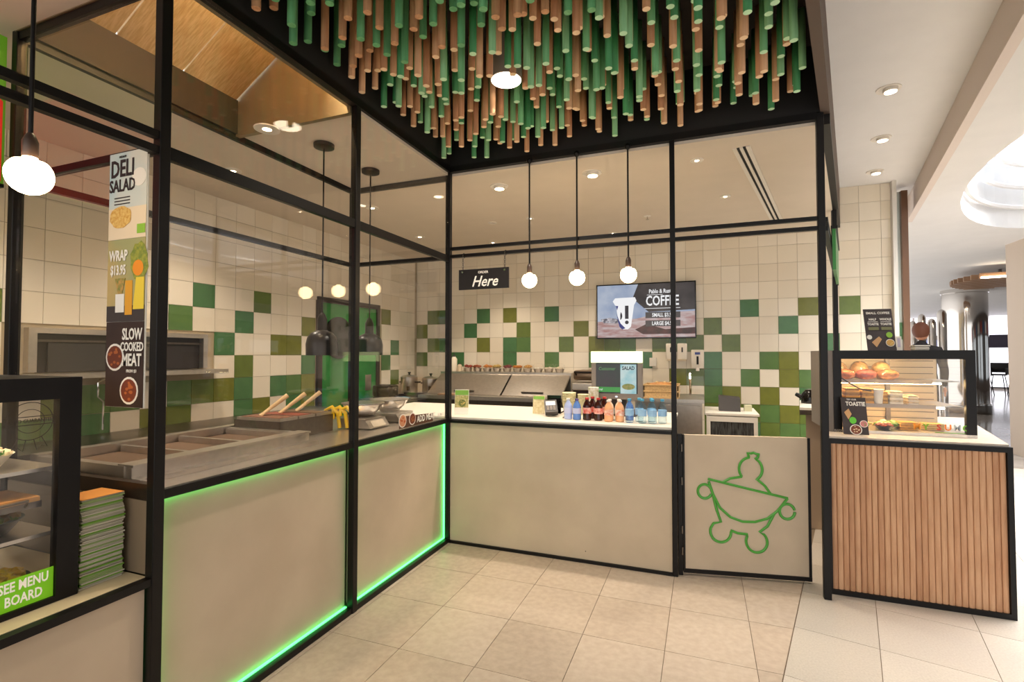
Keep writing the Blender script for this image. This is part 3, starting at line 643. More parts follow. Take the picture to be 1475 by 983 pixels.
# cookers in the back corner
cb = thing('corner_bench', 'stainless corner bench carrying the steel cookers', 'bench', (-1.9, 2.6, 0))
obj('top', bx(-2.19, -1.58, 1.75, 3.08, 0.87, 0.90), STEEL, cb)
obj('body', bx(-2.18, -1.62, 2.2, 3.07, 0.1, 0.87), STEELD, cb)
for x in (-2.14, -1.64): obj('leg', bx(x - .02, x + .02, 1.8, 1.84, 0, 0.87), STEELD, cb)
obj('shelf', bx(-2.18, -1.62, 1.78, 2.2, 0.4, 0.42), STEELD, cb)
def cooker(x, y, r, h, label):
    t = thing('rice_cooker', label, 'cooker', (x, y, 0.90), group='steel cookers')
    obj('body', lathe(B(), (x, y, 0.901), [(r * .92, 0), (r, .02), (r, h), (r * .96, h + .004)], 28), STEEL, t, smooth=True)
    l_ = obj('lid', lathe(B(), (x, y, 0.901 + h + .005), [(r * 1.02, 0), (r * 1.02, .008), (r * .7, .03), (r * .2, .04)], 28), STEEL, t, smooth=True)
    obj('knob', lathe(B(), (x, y, 0.901 + h + .045), [(.012, 0), (.012, .02), (.022, .024), (.02, .038)], 14), BLACK, l_, smooth=True)
    for s in (-1, 1): obj('handle', bx(x + s * r - .012, x + s * r + .03 * s + .012, y - .04, y + .04, .90 + h * .7, .90 + h * .8), DGREY, t)
    obj('switch', bx(x + r * .3, x + r * .3 + .03, y - r - .006, y - r + .03, .96, 1.02), BLACK, t)
cooker(-2.02, 2.62, 0.12, 0.23, 'left steel cooker with domed lid in the back corner')
cooker(-1.73, 2.72, 0.12, 0.21, 'right steel cooker with domed lid next to the prep bench')
kt = thing('black_kettle', 'dark toaster with rounded sides on the corner bench', 'toaster', (-1.98, 1.98, 0.90))
obj('body', bx(-2.10, -1.84, 1.86, 2.10, 0.915, 1.07, bev=.03), mat('toaster_dark', (58, 48, 42), 0.25, 0.4), kt, smooth=True)
for y in (1.93, 2.02): obj('slot', bx(-2.07, -1.87, y - .015, y + .015, 1.069, 1.072), MATT, kt)
obj('lever', bx(-1.84, -1.815, 1.96, 2.0, 1.0, 1.02), CHROME, kt)
for s in (1.88, 2.07): obj('foot', bx(-2.08, -1.86, s - .01, s + .01, 0.90, 0.915), BLACK, kt)
cl = obj('blue_cloth', ball(B(), (-1.66, 1.92, 0.915), 0.09, (1.2, .8, .16), 2, .12), mat('cloth_blue', (120, 160, 178), 0.9), label='crumpled pale blue cleaning cloth on the corner bench', cat='cloth')
bt = thing('bench_tray', 'dark oven tray resting on the corner bench edge', 'tray', (-1.75, 2.28, 0.9))
obj('base', bx(-1.98, -1.60, 2.20, 2.42, 0.901, 0.91), DGREY, bt); obj('lip', bx(-1.98, -1.60, 2.19, 2.20, 0.901, 0.94), DGREY, bt); obj('lip', bx(-1.98, -1.60, 2.42, 2.43, 0.901, 0.94), DGREY, bt)
# cartons under the corner bench, seen over the worktop
for i, (y, c, nm) in enumerate(((1.86, (150, 132, 104), 'brown'), (2.05, (128, 60, 44), 'reddish'))):
    t = thing('stock_carton', '%s carton on the shelf under the corner bench' % nm, 'carton', (-1.7, y, .42))
    obj('box', bx(-1.80, -1.63, y - .07, y + .07, 0.421, 0.70), mat('carton_%d' % i, c, 0.8, noise=.1, scale=20), t); obj('tape', bx(-1.631, -1.628, y - .02, y + .02, 0.421, 0.702), PAPER, t)

# sandwich press
gp_ = thing('sandwich_press', 'black and steel sandwich press stacked beside the prep bench', 'sandwich press', (0.62, 2.6, 0))
obj('stand', bx(0.36, 0.92, 2.36, 3.05, 0.0, 0.90), STEELD, gp_)
obj('base', bx(0.40, 0.86, 2.42, 2.85, 0.901, 1.03, bev=.01), mat('press_dark', (52, 32, 26), 0.4), gp_)
obj('lower_plate', bx(0.39, 0.87, 2.40, 2.87, 1.03, 1.12, bev=.01), STEEL, gp_)
obj('upper_plate', bx(0.40, 0.86, 2.42, 2.85, 1.15, 1.27, bev=.03), mat('press_steel', (150, 128, 108), 0.3, 0.8), gp_, smooth=True)
tube(bm := B(), [(0.44, 2.42, 1.22), (0.44, 2.34, 1.25), (0.80, 2.34, 1.25), (0.80, 2.42, 1.22)], 0.012, 8); obj('handle', bm, BLACK, gp_, smooth=True)
obj('badge', bx(0.66, 0.82, 2.395, 2.40, 1.06, 1.08), PAPER, gp_)

# sink bench with bread baskets, right of the till
sb = thing('sink_bench', 'stainless sink bench with a tall splash behind the till', 'bench', (1.5, 2.2, 0))
obj('top', bx(1.18, 1.88, 1.70, 2.45, 0.985, 1.02), STEEL, sb)
obj('body', bx(1.22, 1.86, 1.74, 2.42, 0.08, 0.985), STEEL, sb)
obj('door', bx(1.50, 1.85, 1.722, 1.738, 0.12, 0.96, bev=.004), STEEL, sb)
obj('splash', bx(1.70, 1.88, 2.40, 2.43, 1.02, 1.22), GLASS2, sb)
tube(bm := B(), [(1.74, 2.30, 1.02), (1.74, 2.30, 1.22), (1.74, 2.26, 1.26), (1.74, 2.16, 1.25), (1.74, 2.13, 1.2)], 0.012, 8); obj('tap', bm, CHROME, sb, smooth=True)
WK = mat('wicker', (206, 170, 118), 0.7, noise=0.25, scale=70)
for i, z in enumerate((1.021, 1.085)):
    t = thing('bread_basket', ('lower' if i == 0 else 'upper, filled') + ' rectangular bread basket on the sink bench', 'basket', (1.45, 1.95, z), group='bread baskets')
    x0, x1, y0, y1 = 1.30 , 1.64, 1.76, 2.10
    obj('base', bx(x0, x1, y0, y1, z, z + .01), WK, t)
    for a in ((x0, x1, y0, y0 + .012), (x0, x1, y1 - .012, y1), (x0, x0 + .012, y0, y1), (x1 - .012, x1, y0, y1)): obj('side', bx(*a, z + .01, z + .06), WK, t)
    tube(bm := B(), [(x0, y0, z + .064), (x1, y0, z + .064), (x1, y1, z + .064), (x0, y1, z + .064)], .008, 6, True); obj('rim', bm, WK, t)
t = thing('bread_loaf', 'flat golden bread loaf in the upper basket', 'bread', (1.47, 1.93, 1.10)); ball(bm := B(), (1.47, 1.93, 1.135), 0.12, (1.15, 1.0, .35), 3); obj('crust', bm, mat('bread', (190, 132, 70), 0.6, noise=.2, scale=15), t, smooth=True)
for k in (-.06, .02, .08): obj('score_mark', bx(1.47 + k, 1.475 + k + .012, 1.86, 2.0, 1.168, 1.177), mat('bread_pale', (226, 190, 130), 0.7), t)
# dispensers
def dispenser(x0, x1, z0, z1, label, kind):
    t = thing('wall_dispenser', label, 'dispenser', ((x0 + x1) / 2, 3.1, z0), group='wall dispensers')
    obj('case', bx(x0, x1, 3.02, 3.099, z0, z1, bev=.012), WHITE, t, smooth=True)
    if kind == 'towel':
        obj('window', bx((x0 + x1) / 2 - .008, (x0 + x1) / 2 + .008, 3.014, 3.02, z0 + .09, z0 + .15), DGREY, t); obj('outlet', bx(x0 + .01, x1 - .01, 3.018, 3.04, z0 - .02, z0 + .004), mat('towel_cream', (214, 196, 168), .8), t)
    else:
        obj('window', bx((x0 + x1) / 2 - .012, (x0 + x1) / 2 + .012, 3.014, 3.02, z0 + .05, z0 + .15), BLACK, t); obj('badge', bx((x0 + x1) / 2 - .03, (x0 + x1) / 2 + .03, 3.014, 3.02, z1 - .06, z1 - .03), mat('badge_blue', (70, 84, 150), .5), t); obj('spout', bx((x0 + x1) / 2 - .02, (x0 + x1) / 2 + .02, 3.02, 3.07, z0 - .03, z0 + .004), WHITE, t)
dispenser(1.44, 1.555, 1.40, 1.60, 'left white paper towel dispenser under the television', 'towel')
dispenser(1.575, 1.69, 1.40, 1.60, 'right white paper towel dispenser under the television', 'towel')
dispenser(1.735, 1.885, 1.29, 1.52, 'white soap dispenser with a blue badge right of the towel dispensers', 'soap')
obj('wall_socket', bx(1.235, 1.32, 3.07, 3.099, 1.31, 1.42, bev=.004), WHITE, label='small white power socket on the green tiles left of the towel dispensers', cat='socket')

# low white glass-door fridge with tablet stand
wf = thing('low_fridge', 'low white glass-door cooler behind the gate', 'fridge', (2.12, 2.1, 0))
obj('body', bx(1.90, 2.36, 1.88, 2.45, 0.03, 0.86), WHITE, wf); obj('top', bx(1.885, 2.375, 1.85, 2.48, 0.86, 0.885, bev=.004), WHITE, wf)
d_ = obj('door', bx(1.91, 2.35, 1.862, 1.878, 0.08, 0.83), mat('cooler_glass', (84, 86, 86), 0.12, scale=26, rgb2=(48, 48, 48), stretch=(3, 1, .4)), wf)
for a in ((1.90, 1.935, .06, .85), (2.325, 2.36, .06, .85)): obj('door_frame', bx(a[0], a[1], 1.852, 1.866, a[2], a[3]), WHITE, d_)
obj('door_frame', bx(1.935, 2.325, 1.852, 1.866, .80, .85), WHITE, d_)
obj('handle', bx(2.30, 2.315, 1.835, 1.852, .45, .65), STEELD, d_)
for x in (1.92, 2.34): obj('foot', cyl(B(), (x, 1.95, 0), (x, 1.95, .03), .015), BLACK, wf)
ts = thing('card_terminal_stand', 'dark angled stand on top of the low white cooler', 'stand', (2.1, 2.1, .885))
extr(bm := B(), [(2.02, 2.03, 0.886), (2.02, 2.20, 0.886), (2.02, 2.20, 1.04), (2.02, 2.10, 1.03)], (0.2, -0.02, -0.015)); obj('body', bm, DGREY, ts)
obj('slot', bx(2.05, 2.2, 2.2, 2.215, 0.90, 1.0), BLACK, ts)
obj('note_pad', bx(2.26, 2.33, 2.1, 2.18, .886, .945), mat('note_pale', (206, 204, 170), .7), label='small pale note block on the low cooler', cat='note block')

# white side desk behind the timber counter
sd = thing('side_desk', 'narrow white side desk inside the right end of the shop', 'desk', (2.8, 1.6, 0))
obj('top', prism(B(), [(2.62, 1.25), (2.86, 1.25), (3.02, 2.0), (2.74, 2.0)], 1.0, 1.02), WHITE, sd); obj('edge', prism(B(), [(2.62, 1.25), (2.86, 1.25), (3.02, 2.0), (2.74, 2.0)], 0.96, 0.999), STEELD, sd)
obj('pedestal', prism(B(), [(2.68, 1.35), (2.84, 1.35), (2.96, 1.95), (2.78, 1.95)], 0, 0.96), mat('desk_beige', (176, 158, 138), .6), sd)
bgm = thing('black_kettle', 'black electric kettle on the white side desk', 'kettle', (2.70, 1.78, 1.02))
obj('body', lathe(B(), (2.78, 1.7, 1.021), [(.075, 0), (.08, .01), (.07, .09), (.05, .11)], 20), BLACKG, bgm, smooth=True)
obj('spout', cyl(B(), (2.72, 1.7, 1.07), (2.66, 1.69, 1.10), .025, .016), BLACKG, bgm, smooth=True); obj('lid', lathe(B(), (2.78, 1.7, 1.13), [(.05, 0), (.045, .012), (.01, .02)], 18), BLACKG, bgm, smooth=True)

# ================================================================== television
tv = thing('menu_television', 'wall television advertising coffee prices above the sink bench', 'television', (1.19, 3.08, 1.66))
obj('case', bx(0.572, 1.80, 3.02, 3.07, 1.665, 2.372, bev=.004), BLACKG, tv)
obj('bracket', bx(1.05, 1.33, 3.068, 3.099, 1.88, 2.16), BLACK, tv)
TF = frame((1.186, 3.0195, 2.0185), (1, 0, 0), (0, 0, 1))
def scr(name, c, c2=None, e=0.75, sc=6, st=None):        # lit screen: emission only, dark base
    new = name not in MC; m = mat(name, c, 0.25, emit=e * 0.62, rgb2=c2, scale=sc, stretch=st)
    b = m.node_tree.nodes['Principled BSDF'].inputs['Base Color']
    if new:
        for l in list(b.links): m.node_tree.links.remove(l)
        b.default_value = (.01, .01, .01, 1)
    return m
W_, H_ = 1.20, 0.68
flat(rect(-.6, .6, -.338, .338), scr('scr_sky', (150, 170, 206), (206, 216, 232), sc=3), tv, TF, 'screen', off=0.0)
flat([(-.08, .338), (.6, .338), (.6, .0), (.05, -.02), (-.15, .16)], scr('scr_dark', (62, 56, 60), (96, 88, 88), .5, 4), tv, TF, 'screen_sky', off=.0015)
flat([(-.6, -.338), (.6, -.338), (.6, -.02), (.2, -.03), (-.1, -.10), (-.6, -.13)], scr('scr_sand', (222, 206, 206), (190, 140, 136), .7, 7, (1, 1, 4)), tv, TF, 'screen_sand', off=.0025)
flat([(-.02, -.30), (.6, -.30), (.6, -.22), (.25, -.24), (.02, -.17), (-.12, -.24)], scr('scr_rock', (120, 60, 60), (70, 40, 42), .5, 9), tv, TF, 'screen_rocks', off=.0032)
flat([(-.56, -.10), (-.44, -.08), (-.30, -.11), (-.31, -.16), (-.52, -.15)], scr('scr_spk', (232, 226, 232), (90, 86, 100), .7, 34), tv, TF, 'screen_trees', off=.0032)
SW = scr('scr_white', (250, 250, 252), e=0.95); SB = scr('scr_blue', (54, 62, 140), e=.7); SN = scr('scr_navy', (46, 44, 64), e=.5)
flat([(-.36, .08), (-.13, .08), (-.17, -.20), (-.21, -.235), (-.28, -.235), (-.32, -.20)], SW, tv, TF, 'screen_cup', off=.0042)
flat([(-.40, .13), (-.37, .17), (-.12, .175), (-.10, .13), (-.13, .075), (-.37, .075)], SW, tv, TF, 'screen_cup_lid', off=.0045)
flat([(-.36, .07), (-.33, .07), (-.345, .01)], SB, tv, TF, 'screen_cup_mark', off=.0055)
flat(ell(-.315, -.06, .035, .055, 14, -1.3, 1.3) + [(-.305, -.08), (-.295, -.06), (-.305, -.03)], SN, tv, TF, 'screen_cup_mark', off=.0055)
flat([(-.352, -.03), (-.345, -.07), (-.30, -.16), (-.24, -.22), (-.28, -.236), (-.318, -.20)], SB, tv, TF, 'screen_cup_mark', off=.0055)
flat(rect(-.245, -.20, -.10, .07), SN, tv, TF, 'screen_cup_mark', off=.0055); flat(ell(-.222, -.145, .024, .024), SN, tv, TF, 'screen_cup_mark', off=.0055)
text('Pablo & Rusty', .072, SW, tv, TF, .20, .238, .72, .02, off=.005); text('COFFEE', .175, SW, tv, TF, .215, .115, .66, .02, off=.005)
flat(rect(0, .43, .022, .028), SW, tv, TF, 'screen_rule', off=.005); flat(rect(.03, .22, .194, .199), SW, tv, TF, 'screen_rule', off=.005)
SG = scr('scr_grey', (92, 84, 88), e=.5)
for y, s in ((-.06, 'SMALL $3.50'), (-.165, 'LARGE $4.50')):
    flat(rect(0.01, .43, y - .038, y + .038), SG, tv, TF, 'screen_button', off=.005); text(s, .066, SW, tv, TF, .22, y - .002, .72, .02, off=.0065)

# ================================================================== things on the order worktop
WZ = 0.9725
ps = thing('till_terminal', 'grey touchscreen till facing the customer with a bright topper sign', 'till', (1.23, 0.55, WZ))
obj('base', bx(1.08, 1.38, 0.50, 0.80, WZ, WZ + .03, bev=.006), DGREY, ps); obj('stem', bx(1.17, 1.29, 0.60, 0.68, WZ + .03, 1.2), DGREY, ps)
obj('bezel', bx(1.028, 1.43, 0.505, 0.565, 1.105, 1.42, bev=.008), GREY, ps)
PF = frame((1.229, 0.5045, 1.262), (1, 0, 0), (0, 0, 1))
flat(rect(-.162, .165, -.11, .145), BLACKG, ps, PF, 'screen', off=0)
flat(rect(-.158, .03, -.105, .12), scr('till_dark', (52, 66, 54), (70, 60, 62), .5, 10), ps, PF, 'screen_list', off=.001); flat(rect(-.158, .03, -.10, -.06), scr('till_green', (62, 170, 70), e=.7), ps, PF, 'screen_bar', off=.0022)
flat(rect(.032, .155, -.11, .12), scr('till_sky', (150, 206, 214), (210, 232, 230), .8, 12), ps, PF, 'screen_advert', off=.001)
text('Customer', .036, scr('till_txt', (120, 190, 110), e=.6), ps, PF, -.075, .085, .9, 0, .2, off=.002); text('SALAD', .04, SN, ps, PF, .094, .09, .8, .03, off=.002)
text('Total', .022, SW, ps, PF, -.13, -.08, .9, 0, 0, off=.0032)
flat(ell(.094, -.055, .05, .024), scr('till_bowl', (120, 140, 60), (190, 170, 90), .7, 60), ps, PF, 'screen_bowl', off=.002)
flat(ell(0, -.135, .012, .007), SW, ps, PF, 'logo', off=.001)
obj('topper', bx(1.026, 1.432, 0.50, 0.53, 1.395, 1.485, bev=.004), mat('topper_glow', (236, 246, 196), 0.4, emit=1.2, ergb=(226, 246, 170)), ps)
ms = thing('leaflet_stand', 'acrylic stand with a salad bowl leaflet at the corner end of the worktop', 'leaflet stand', (-0.0, 0.16, WZ))
M0 = frame((0.045, 0.14, WZ), (1, 0.25, 0), (0, 0.12, 1))
def slab(M, sx, sy, sz, m, parent, name, ox=0, oy=0, oz=0): return obj(name, mbox(B(), M @ Matrix.Translation((ox, oy, oz)), sx, sy, sz), m, parent)
slab(M0, .115, .20, .003, PAPER, ms, 'leaflet', 0, .105, 0)
slab(M0, .12, .006, .07, GLASS2, ms, 'foot', 0, .006, -.03)
flat(rect(-.055, .055, .16, .20), mat('leaf_green', (124, 176, 70), .6), ms, M0, 'printed_band', off=.002); 
flat(rect(-.055, .055, .06, .158), mat('leaf_salad', (150, 150, 80), .6, scale=60, rgb2=(210, 196, 140)), ms, M0, 'printed_salad', off=.002); bowl_print(ms, M0, .005, .095, .036, (110, 120, 60), (206, 180, 100), 10)
M1 = frame((0.61, 0.42, WZ), (1, 0.1, 0), (0, 0.12, 1))
m2 = thing('flyer_stand', 'small pale flyer stand left of the card reader', 'leaflet stand', (0.61, .44, WZ))
slab(M1, .10, .15, .003, mat('flyer', (220, 208, 170), .6, scale=50, rgb2=(196, 178, 130)), m2, 'flyer', 0, .078, 0); slab(M1, .104, .006, .06, GLASS2, m2, 'foot', 0, .004, -.025); flat(rect(-.045, .045, .12, .145), mat('leaf_green', (124, 176, 70), .6), m2, M1, 'printed_band', off=.002)
ef = thing('card_reader', 'dark card payment reader tilted on a stand beside the flyer', 'card reader', (0.74, 0.42, WZ))
Me = frame((0.735, 0.35, WZ + .066), (1, .35, 0.06), (-.2, 1, .55))
slab(Me, .10, .17, .03, DGREY, ef, 'body'); slab(Me, .075, .055, .002, mat('reader_screen', (190, 186, 190), .2, emit=.2), ef, 'screen', 0, .035, .016)
for r_ in range(3):
    for c_ in range(3): slab(Me, .018, .012, .003, GREY, ef, 'key', -.025 + c_ * .025, -.01 - r_ * .02, .0165)
obj('stand', cyl(B(), (0.74, 0.41, WZ), (0.74, 0.41, WZ + .04), .03, .025), BLACK, ef)
tube(bm := B(), [(0.80, .42, WZ + .02), (.86, .38, WZ + .05), (.88, .30, WZ + .008), (.87, .22, WZ + .006)], .005, 6); obj('cable', bm, BLACK, ef)
obj('shield', bx(0.66, 0.775, 0.50, 0.515, WZ, WZ + .15), BLACKG, ef)
def cup_stack(x, y, r, h, label, c, c2):
    t = thing('cup_stack', label, 'cups', (x, y, WZ), group='stacks of paper cups')
    obj('cup', lathe(B(), (x, y, WZ), [(r * .7, 0), (r * .72, .004), (r * .98, .10), (r, .104), (r * .8, .10)], 20), mat('cup_' + c2, c, .6, scale=40, rgb2=(196, 190, 150)), t, smooth=True)
    z = .104; k = 0
    while z < h:
        obj('cup', lathe(B(), (x, y, WZ + z), [(r * .93, 0), (r * .97, .008), (r * 1.03, .009), (r * .96, .012)], 20), mat('cup_' + c2, c, .6), t, smooth=True); z += .0125
cup_stack(0.845, 0.50, 0.058, 0.17, 'wide stack of cream printed salad cups beside the card reader', (226, 214, 170), 'cream')
cup_stack(0.96, 0.52, 0.048, 0.16, 'second stack of cream printed salad cups', (224, 216, 180), 'cream2')
cup_stack(1.057, 0.455, 0.042, 0.22, 'tall stack of white paper coffee cups beside the till', (238, 232, 224), 'white')
# drinks along the front edge
def bottle_proto(kind, cap, liquid, lab):
    t = thing('drink_bottle', 'x', 'bottle', (0, 0, 0), group='drink bottles on the order worktop')
    s = {'water': (.030, .17), 'cola': (.032, .165), 'juice': (.031, .155)}[kind]; r, h = s
    obj('body', lathe(B(), (0, 0, 0), [(r * .85, 0), (r, .006), (r * .98, h * .3), (r * .92, h * .45), (r, h * .6), (r * .8, h * .74), (r * .38, h * .88), (r * .38, h * .93)], 16), liquid, t, local=True, smooth=True)
    obj('label', lathe(B(), (0, 0, 0), [(r * 1.0, h * .3), (r * 1.03, h * .302), (r * 1.03, h * .56), (r * 1.0, h * .562)], 16), lab, t, local=True, smooth=True)
    obj('cap', lathe(B(), (0, 0, 0), [(r * .44, h * .92), (r * .45, h * .925), (r * .45, h), (r * .4, h * 1.01)], 14), cap, t, local=True, smooth=True)
    return t
PET = glass('bottle_water', (.80, .90, .95), 1.6, .05)
COLA = mat('bottle_cola', (52, 18, 12), .1); JU = mat('bottle_juice', (230, 206, 180), .2); OR = mat('bottle_orange', (236, 176, 130), .2)
BC = mat('cap_blue', (80, 168, 206), .4); RC = mat('cap_red', (190, 40, 36), .4); WC = mat('cap_white', (236, 232, 228), .4)
LBl = mat('label_blue', (150, 190, 226), .5); LRd = mat('label_red', (206, 70, 52), .5, scale=50, rgb2=(236, 190, 180)); LWh = mat('label_white', (236, 232, 226), .5); LPk = mat('label_pink', (226, 130, 96), .5, scale=40, rgb2=(240, 220, 206)); LLi = mat('label_lilac', (190, 196, 230), .5)
kinds = {'water': ('water', BC, PET, LBl), 'cola': ('cola', RC, COLA, LRd), 'milk': ('juice', WC, JU, LWh), 'orange': ('juice', WC, OR, LPk), 'blue': ('juice', WC, mat('bottle_lilac', (176, 190, 232), .25), LLi), 'deep': ('juice', mat('cap_violet', (90, 70, 140), .4), mat('bottle_blue', (90, 130, 200), .25), LLi)}
protos = {}
lay = [('blue', .915, .20, 'pale lilac drink bottle at the card reader end of the row of drinks'), ('deep', .985, .19, 'deep blue drink bottle second from the card reader'), ('cola', 1.06, .20, 'cola bottle with pink label, nearest the blue bottle'), ('cola', 1.145, .20, 'cola bottle with red label in front of the till'),
       ('cola', 1.08, .30, 'red-capped bottle standing behind the two colas, left'), ('cola', 1.17, .31, 'red-capped bottle standing behind the two colas, right'), ('milk', 1.22, .25, 'white-capped milk drink just right of the colas'), ('orange', 1.225, .17, 'orange drink in front of the milk drink'), ('milk', 1.285, .27, 'second white-capped milk drink under the till screen'), ('orange', 1.305, .185, 'orange-labelled drink in the front row left of the water'),
       ('deep', 1.36, .29, 'violet-capped bottle behind the water bottles'), ('water', 1.375, .17, 'front water bottle at the left end of the water row'), ('water', 1.435, .25, 'rear water bottle second from the left'), ('water', 1.465, .165, 'front water bottle second in the row'), ('water', 1.52, .26, 'rear water bottle behind the row, right of centre'), ('water', 1.535, .17, 'front water bottle third in the row'), ('water', 1.60, .20, 'water bottle at the right end nearest the slim post')]
for k, x, y, lab in lay:
    if k not in protos: protos[k] = o = bottle_proto(*kinds[k])
    else: o = copy_tree(protos[k])
    o.location = (x, y, WZ); o.rotation_euler = (0, 0, random.uniform(0, 6)); o['label'] = lab

# ================================================================== servery behind the glass
SZ = 0.9585
bm_ = thing('bain_marie', 'long stainless bain marie with raised front ledge on the servery', 'bain marie', (-0.5, -1.75, SZ))
obj('front_ledge', bx(-0.235, -0.20, -2.21, -1.27, SZ, SZ + .062, bev=.003), STEEL, bm_); obj('ledge_cap', bx(-0.28, -0.19, -2.21, -1.27, SZ + .063, SZ + .072), STEEL, bm_)
obj('step', bx(-0.20, -0.15, -2.21, -1.25, SZ, SZ + .02), STEEL, bm_)
obj('rear_ledge', bx(-0.86, -0.80, -2.21, -1.0, SZ, SZ + .07), STEEL, bm_); obj('end', bx(-0.80, -0.235, -2.215, -2.18, SZ, SZ + .066), STEEL, bm_); obj('end', bx(-0.80, -0.235, -1.30, -1.27, SZ, SZ + .066), STEEL, bm_)
for i in range(3):
    y = -2.16 + i * .29
    w = obj('well', bx(-0.78, -0.27, y, y + .27, SZ, SZ + .03), mat('well_brown', (104, 78, 56), .5), bm_); obj('rim', bx(-0.79, -0.255, y + .268, y + .288, SZ + .03, SZ + .06), STEEL, w)
pn = thing('pan_unit', 'steel unit of three deep food pans with serving spatulas', 'food pans', (-0.55, -1.02, SZ))
obj('body', bx(-0.78, -0.42, -1.265, -0.82, SZ, SZ + .11), STEELD, pn)
for i in range(3):
    y = -1.255 + i * .147
    p_ = obj('pan', bx(-0.77, -0.43, y, y + .135, SZ + .11, SZ + .125), STEEL, pn); obj('filling', bx(-0.75, -0.45, y + .012, y + .123, SZ + .1255, SZ + .128), mat('pan_fill_%d' % i, [(134, 84, 54), (150, 70, 44), (120, 92, 60)][i], .6, noise=.4, scale=80), p_)
SPW = mat('spatula_cream', (226, 190, 140), .5)
for i, y in enumerate((-1.15, -1.0, -0.86)):
    t = thing('serving_spatula', 'cream serving spatula standing in the pans, ' + ['nearest the camera', 'middle one', 'farthest one by the yellow spoon'][i], 'spatula', (-.55, y, SZ + .13), group='spatulas in the pans')
    a = Vector((-0.66, y - .02, SZ + .135)); b = Vector((-0.58, y + .10, SZ + .245)); d = (b - a).normalized()
    cyl(bm := B(), a + d * .05, b, .011, .015, 10); obj('handle', bm, SPW, t, smooth=True)
    Fm = frame(a + d * .02, d.cross(Vector((0, 0, 1))), d); obj('blade', mbox(B(), Fm, .055, .07, .012, .004), SPW, t)
yl = thing('yellow_tongs', 'yellow plastic tongs hooked over the pan edge', 'tongs', (-.45, -.80, SZ))
YM = mat('yellow_plastic', (238, 196, 24), .4)
for k, (dx, dy) in enumerate(((0, -.01), (.05, .005), (.10, .015))):
    tube(bm := B(), [(-.50 + dx, -.79 + dy, SZ + .05 + .02 * k), (-.50 + dx, -.785 + dy, SZ + .13), (-.46 + dx, -.775 + dy, SZ + .15), (-.42 + dx, -.765 + dy, SZ + .11), (-.41 + dx, -.755 + dy, SZ + .01)], .013, 8); obj('arm', bm, YM, yl, smooth=True)
def steel_bowl(x, y, r, label, z=SZ):
    t = thing('mixing_bowl', label, 'bowl', (x, y, z), group='steel mixing bowls')
    obj('bowl', lathe(B(), (x, y, z), [(r * .45, 0), (r * .5, .003), (r * .85, r * .35), (r, r * .62), (r * 1.04, r * .63), (r * .98, r * .6), (r * .8, r * .33), (r * .4, r * .06)], 32), CHROME, t, smooth=True)
    obj('rim', lathe(B(), (x, y, z + r * .62), [(r * 1.0, 0), (r * 1.05, .003), (r * 1.05, .008), (r * 1.0, .008)], 32), STEEL, t)
steel_bowl(-.38, -.56, .14, 'shiny steel mixing bowl on the nearer kitchen scale', SZ + .0685)
steel_bowl(-.38, -.24, .14, 'steel mixing bowl on the kitchen scale nearer the corner', SZ + .0685)
def scale_(x, y, label):
    t = thing('kitchen_scale', label, 'kitchen scale', (x, y, SZ), group='steel kitchen scales')
    obj('body', extr(B(), [(x - .11, y - .11, SZ + .008), (x + .14, y - .11, SZ + .008), (x + .10, y - .11, SZ + .06), (x - .11, y - .11, SZ + .06)], (0, .22, 0)), STEEL, t)
    obj('plate', bx(x - .12, x + .10, y - .115, y + .115, SZ + .061, SZ + .068), STEEL, t)
    extr(bm := B(), [(x + .137, y - .07, SZ + .014), (x + .137, y + .07, SZ + .014), (x + .107, y + .07, SZ + .052), (x + .107, y - .07, SZ + .052)], (.002, 0, .002)); obj('display', bm, mat('scale_label', (214, 200, 178), .5), t)
    for s in (-.08, .08): obj('foot', cyl(B(), (x, y + s, SZ), (x, y + s, SZ + .009), .02), BLACK, t)
scale_(-.33, -.62, 'steel kitchen scale with sloped display, nearer one'); scale_(-.33, -.26, 'steel kitchen scale with sloped display, nearer the corner')
# sticker of bowls and lettering along the foot of the corner pane
sk_ = thing('pane_sticker', 'brown and white food sticker reading ADD MEAT on the corner glass pane', 'sticker', (0.006, -.5, .97))
SF = frame((0.0055, -.55, 1.0), (0, 1, 0), (0, 0, 1))
flat([(-.14, -.03), (.30, -.03), (.30, .03), (.10, .04), (-.14, .05)], mat('sticker_brown', (96, 60, 40), .6, noise=.3, scale=40), sk_, SF, 'printed_backing')
bowl_print(sk_, SF, -.10, .02, .045, (214, 150, 110), (190, 90, 40)); bowl_print(sk_, SF, .02, .02, .042, (120, 60, 34), (170, 100, 50))
text('ADD MEAT', .062, PAPER, sk_, SF, .20, .008, .8, .02, off=.004); text('FROM $3', .03, PAPER, sk_, SF, .41, .006, .8, .02, off=.004)

# ================================================================== food posters on the end pane
po = thing('food_poster', 'tall three-panel food poster hung on the end glass pane', 'poster', (-.16, -2.262, 1.26))
QF = frame((-0.165, -2.2635, 1.75), (1, 0, 0), (0, 0, 1))
obj('sheet', bx(-0.27, -0.055, -2.2625, -2.258, 1.262, 2.235), PAPER, po)
HW = .1075
flat(rect(-HW, HW, .15, .485), mat('post_sky', (214, 214, 204), .6, scale=4, rgb2=(176, 204, 210)), po, QF, 'printed_panel'); flat(rect(-HW, HW, .15, .27), mat('post_cream', (232, 214, 184), .6), po, QF, 'printed_ground', off=.001)
DK = mat('print_dark', (34, 30, 34), .6)
text('DELI', .092, DK, po, QF, -.03, .42, .75, .02, off=.003); text('SALAD', .066, DK, po, QF, -.03, .355, .75, .02, off=.003); text('MEDIUM', .012, DK, po, QF, -.03, .468, .9, 0, off=.003)
for k in range(3): flat(rect(-.075, .015, .308 - k * .012, .312 - k * .012), DK, po, QF, 'printed_line', off=.002)
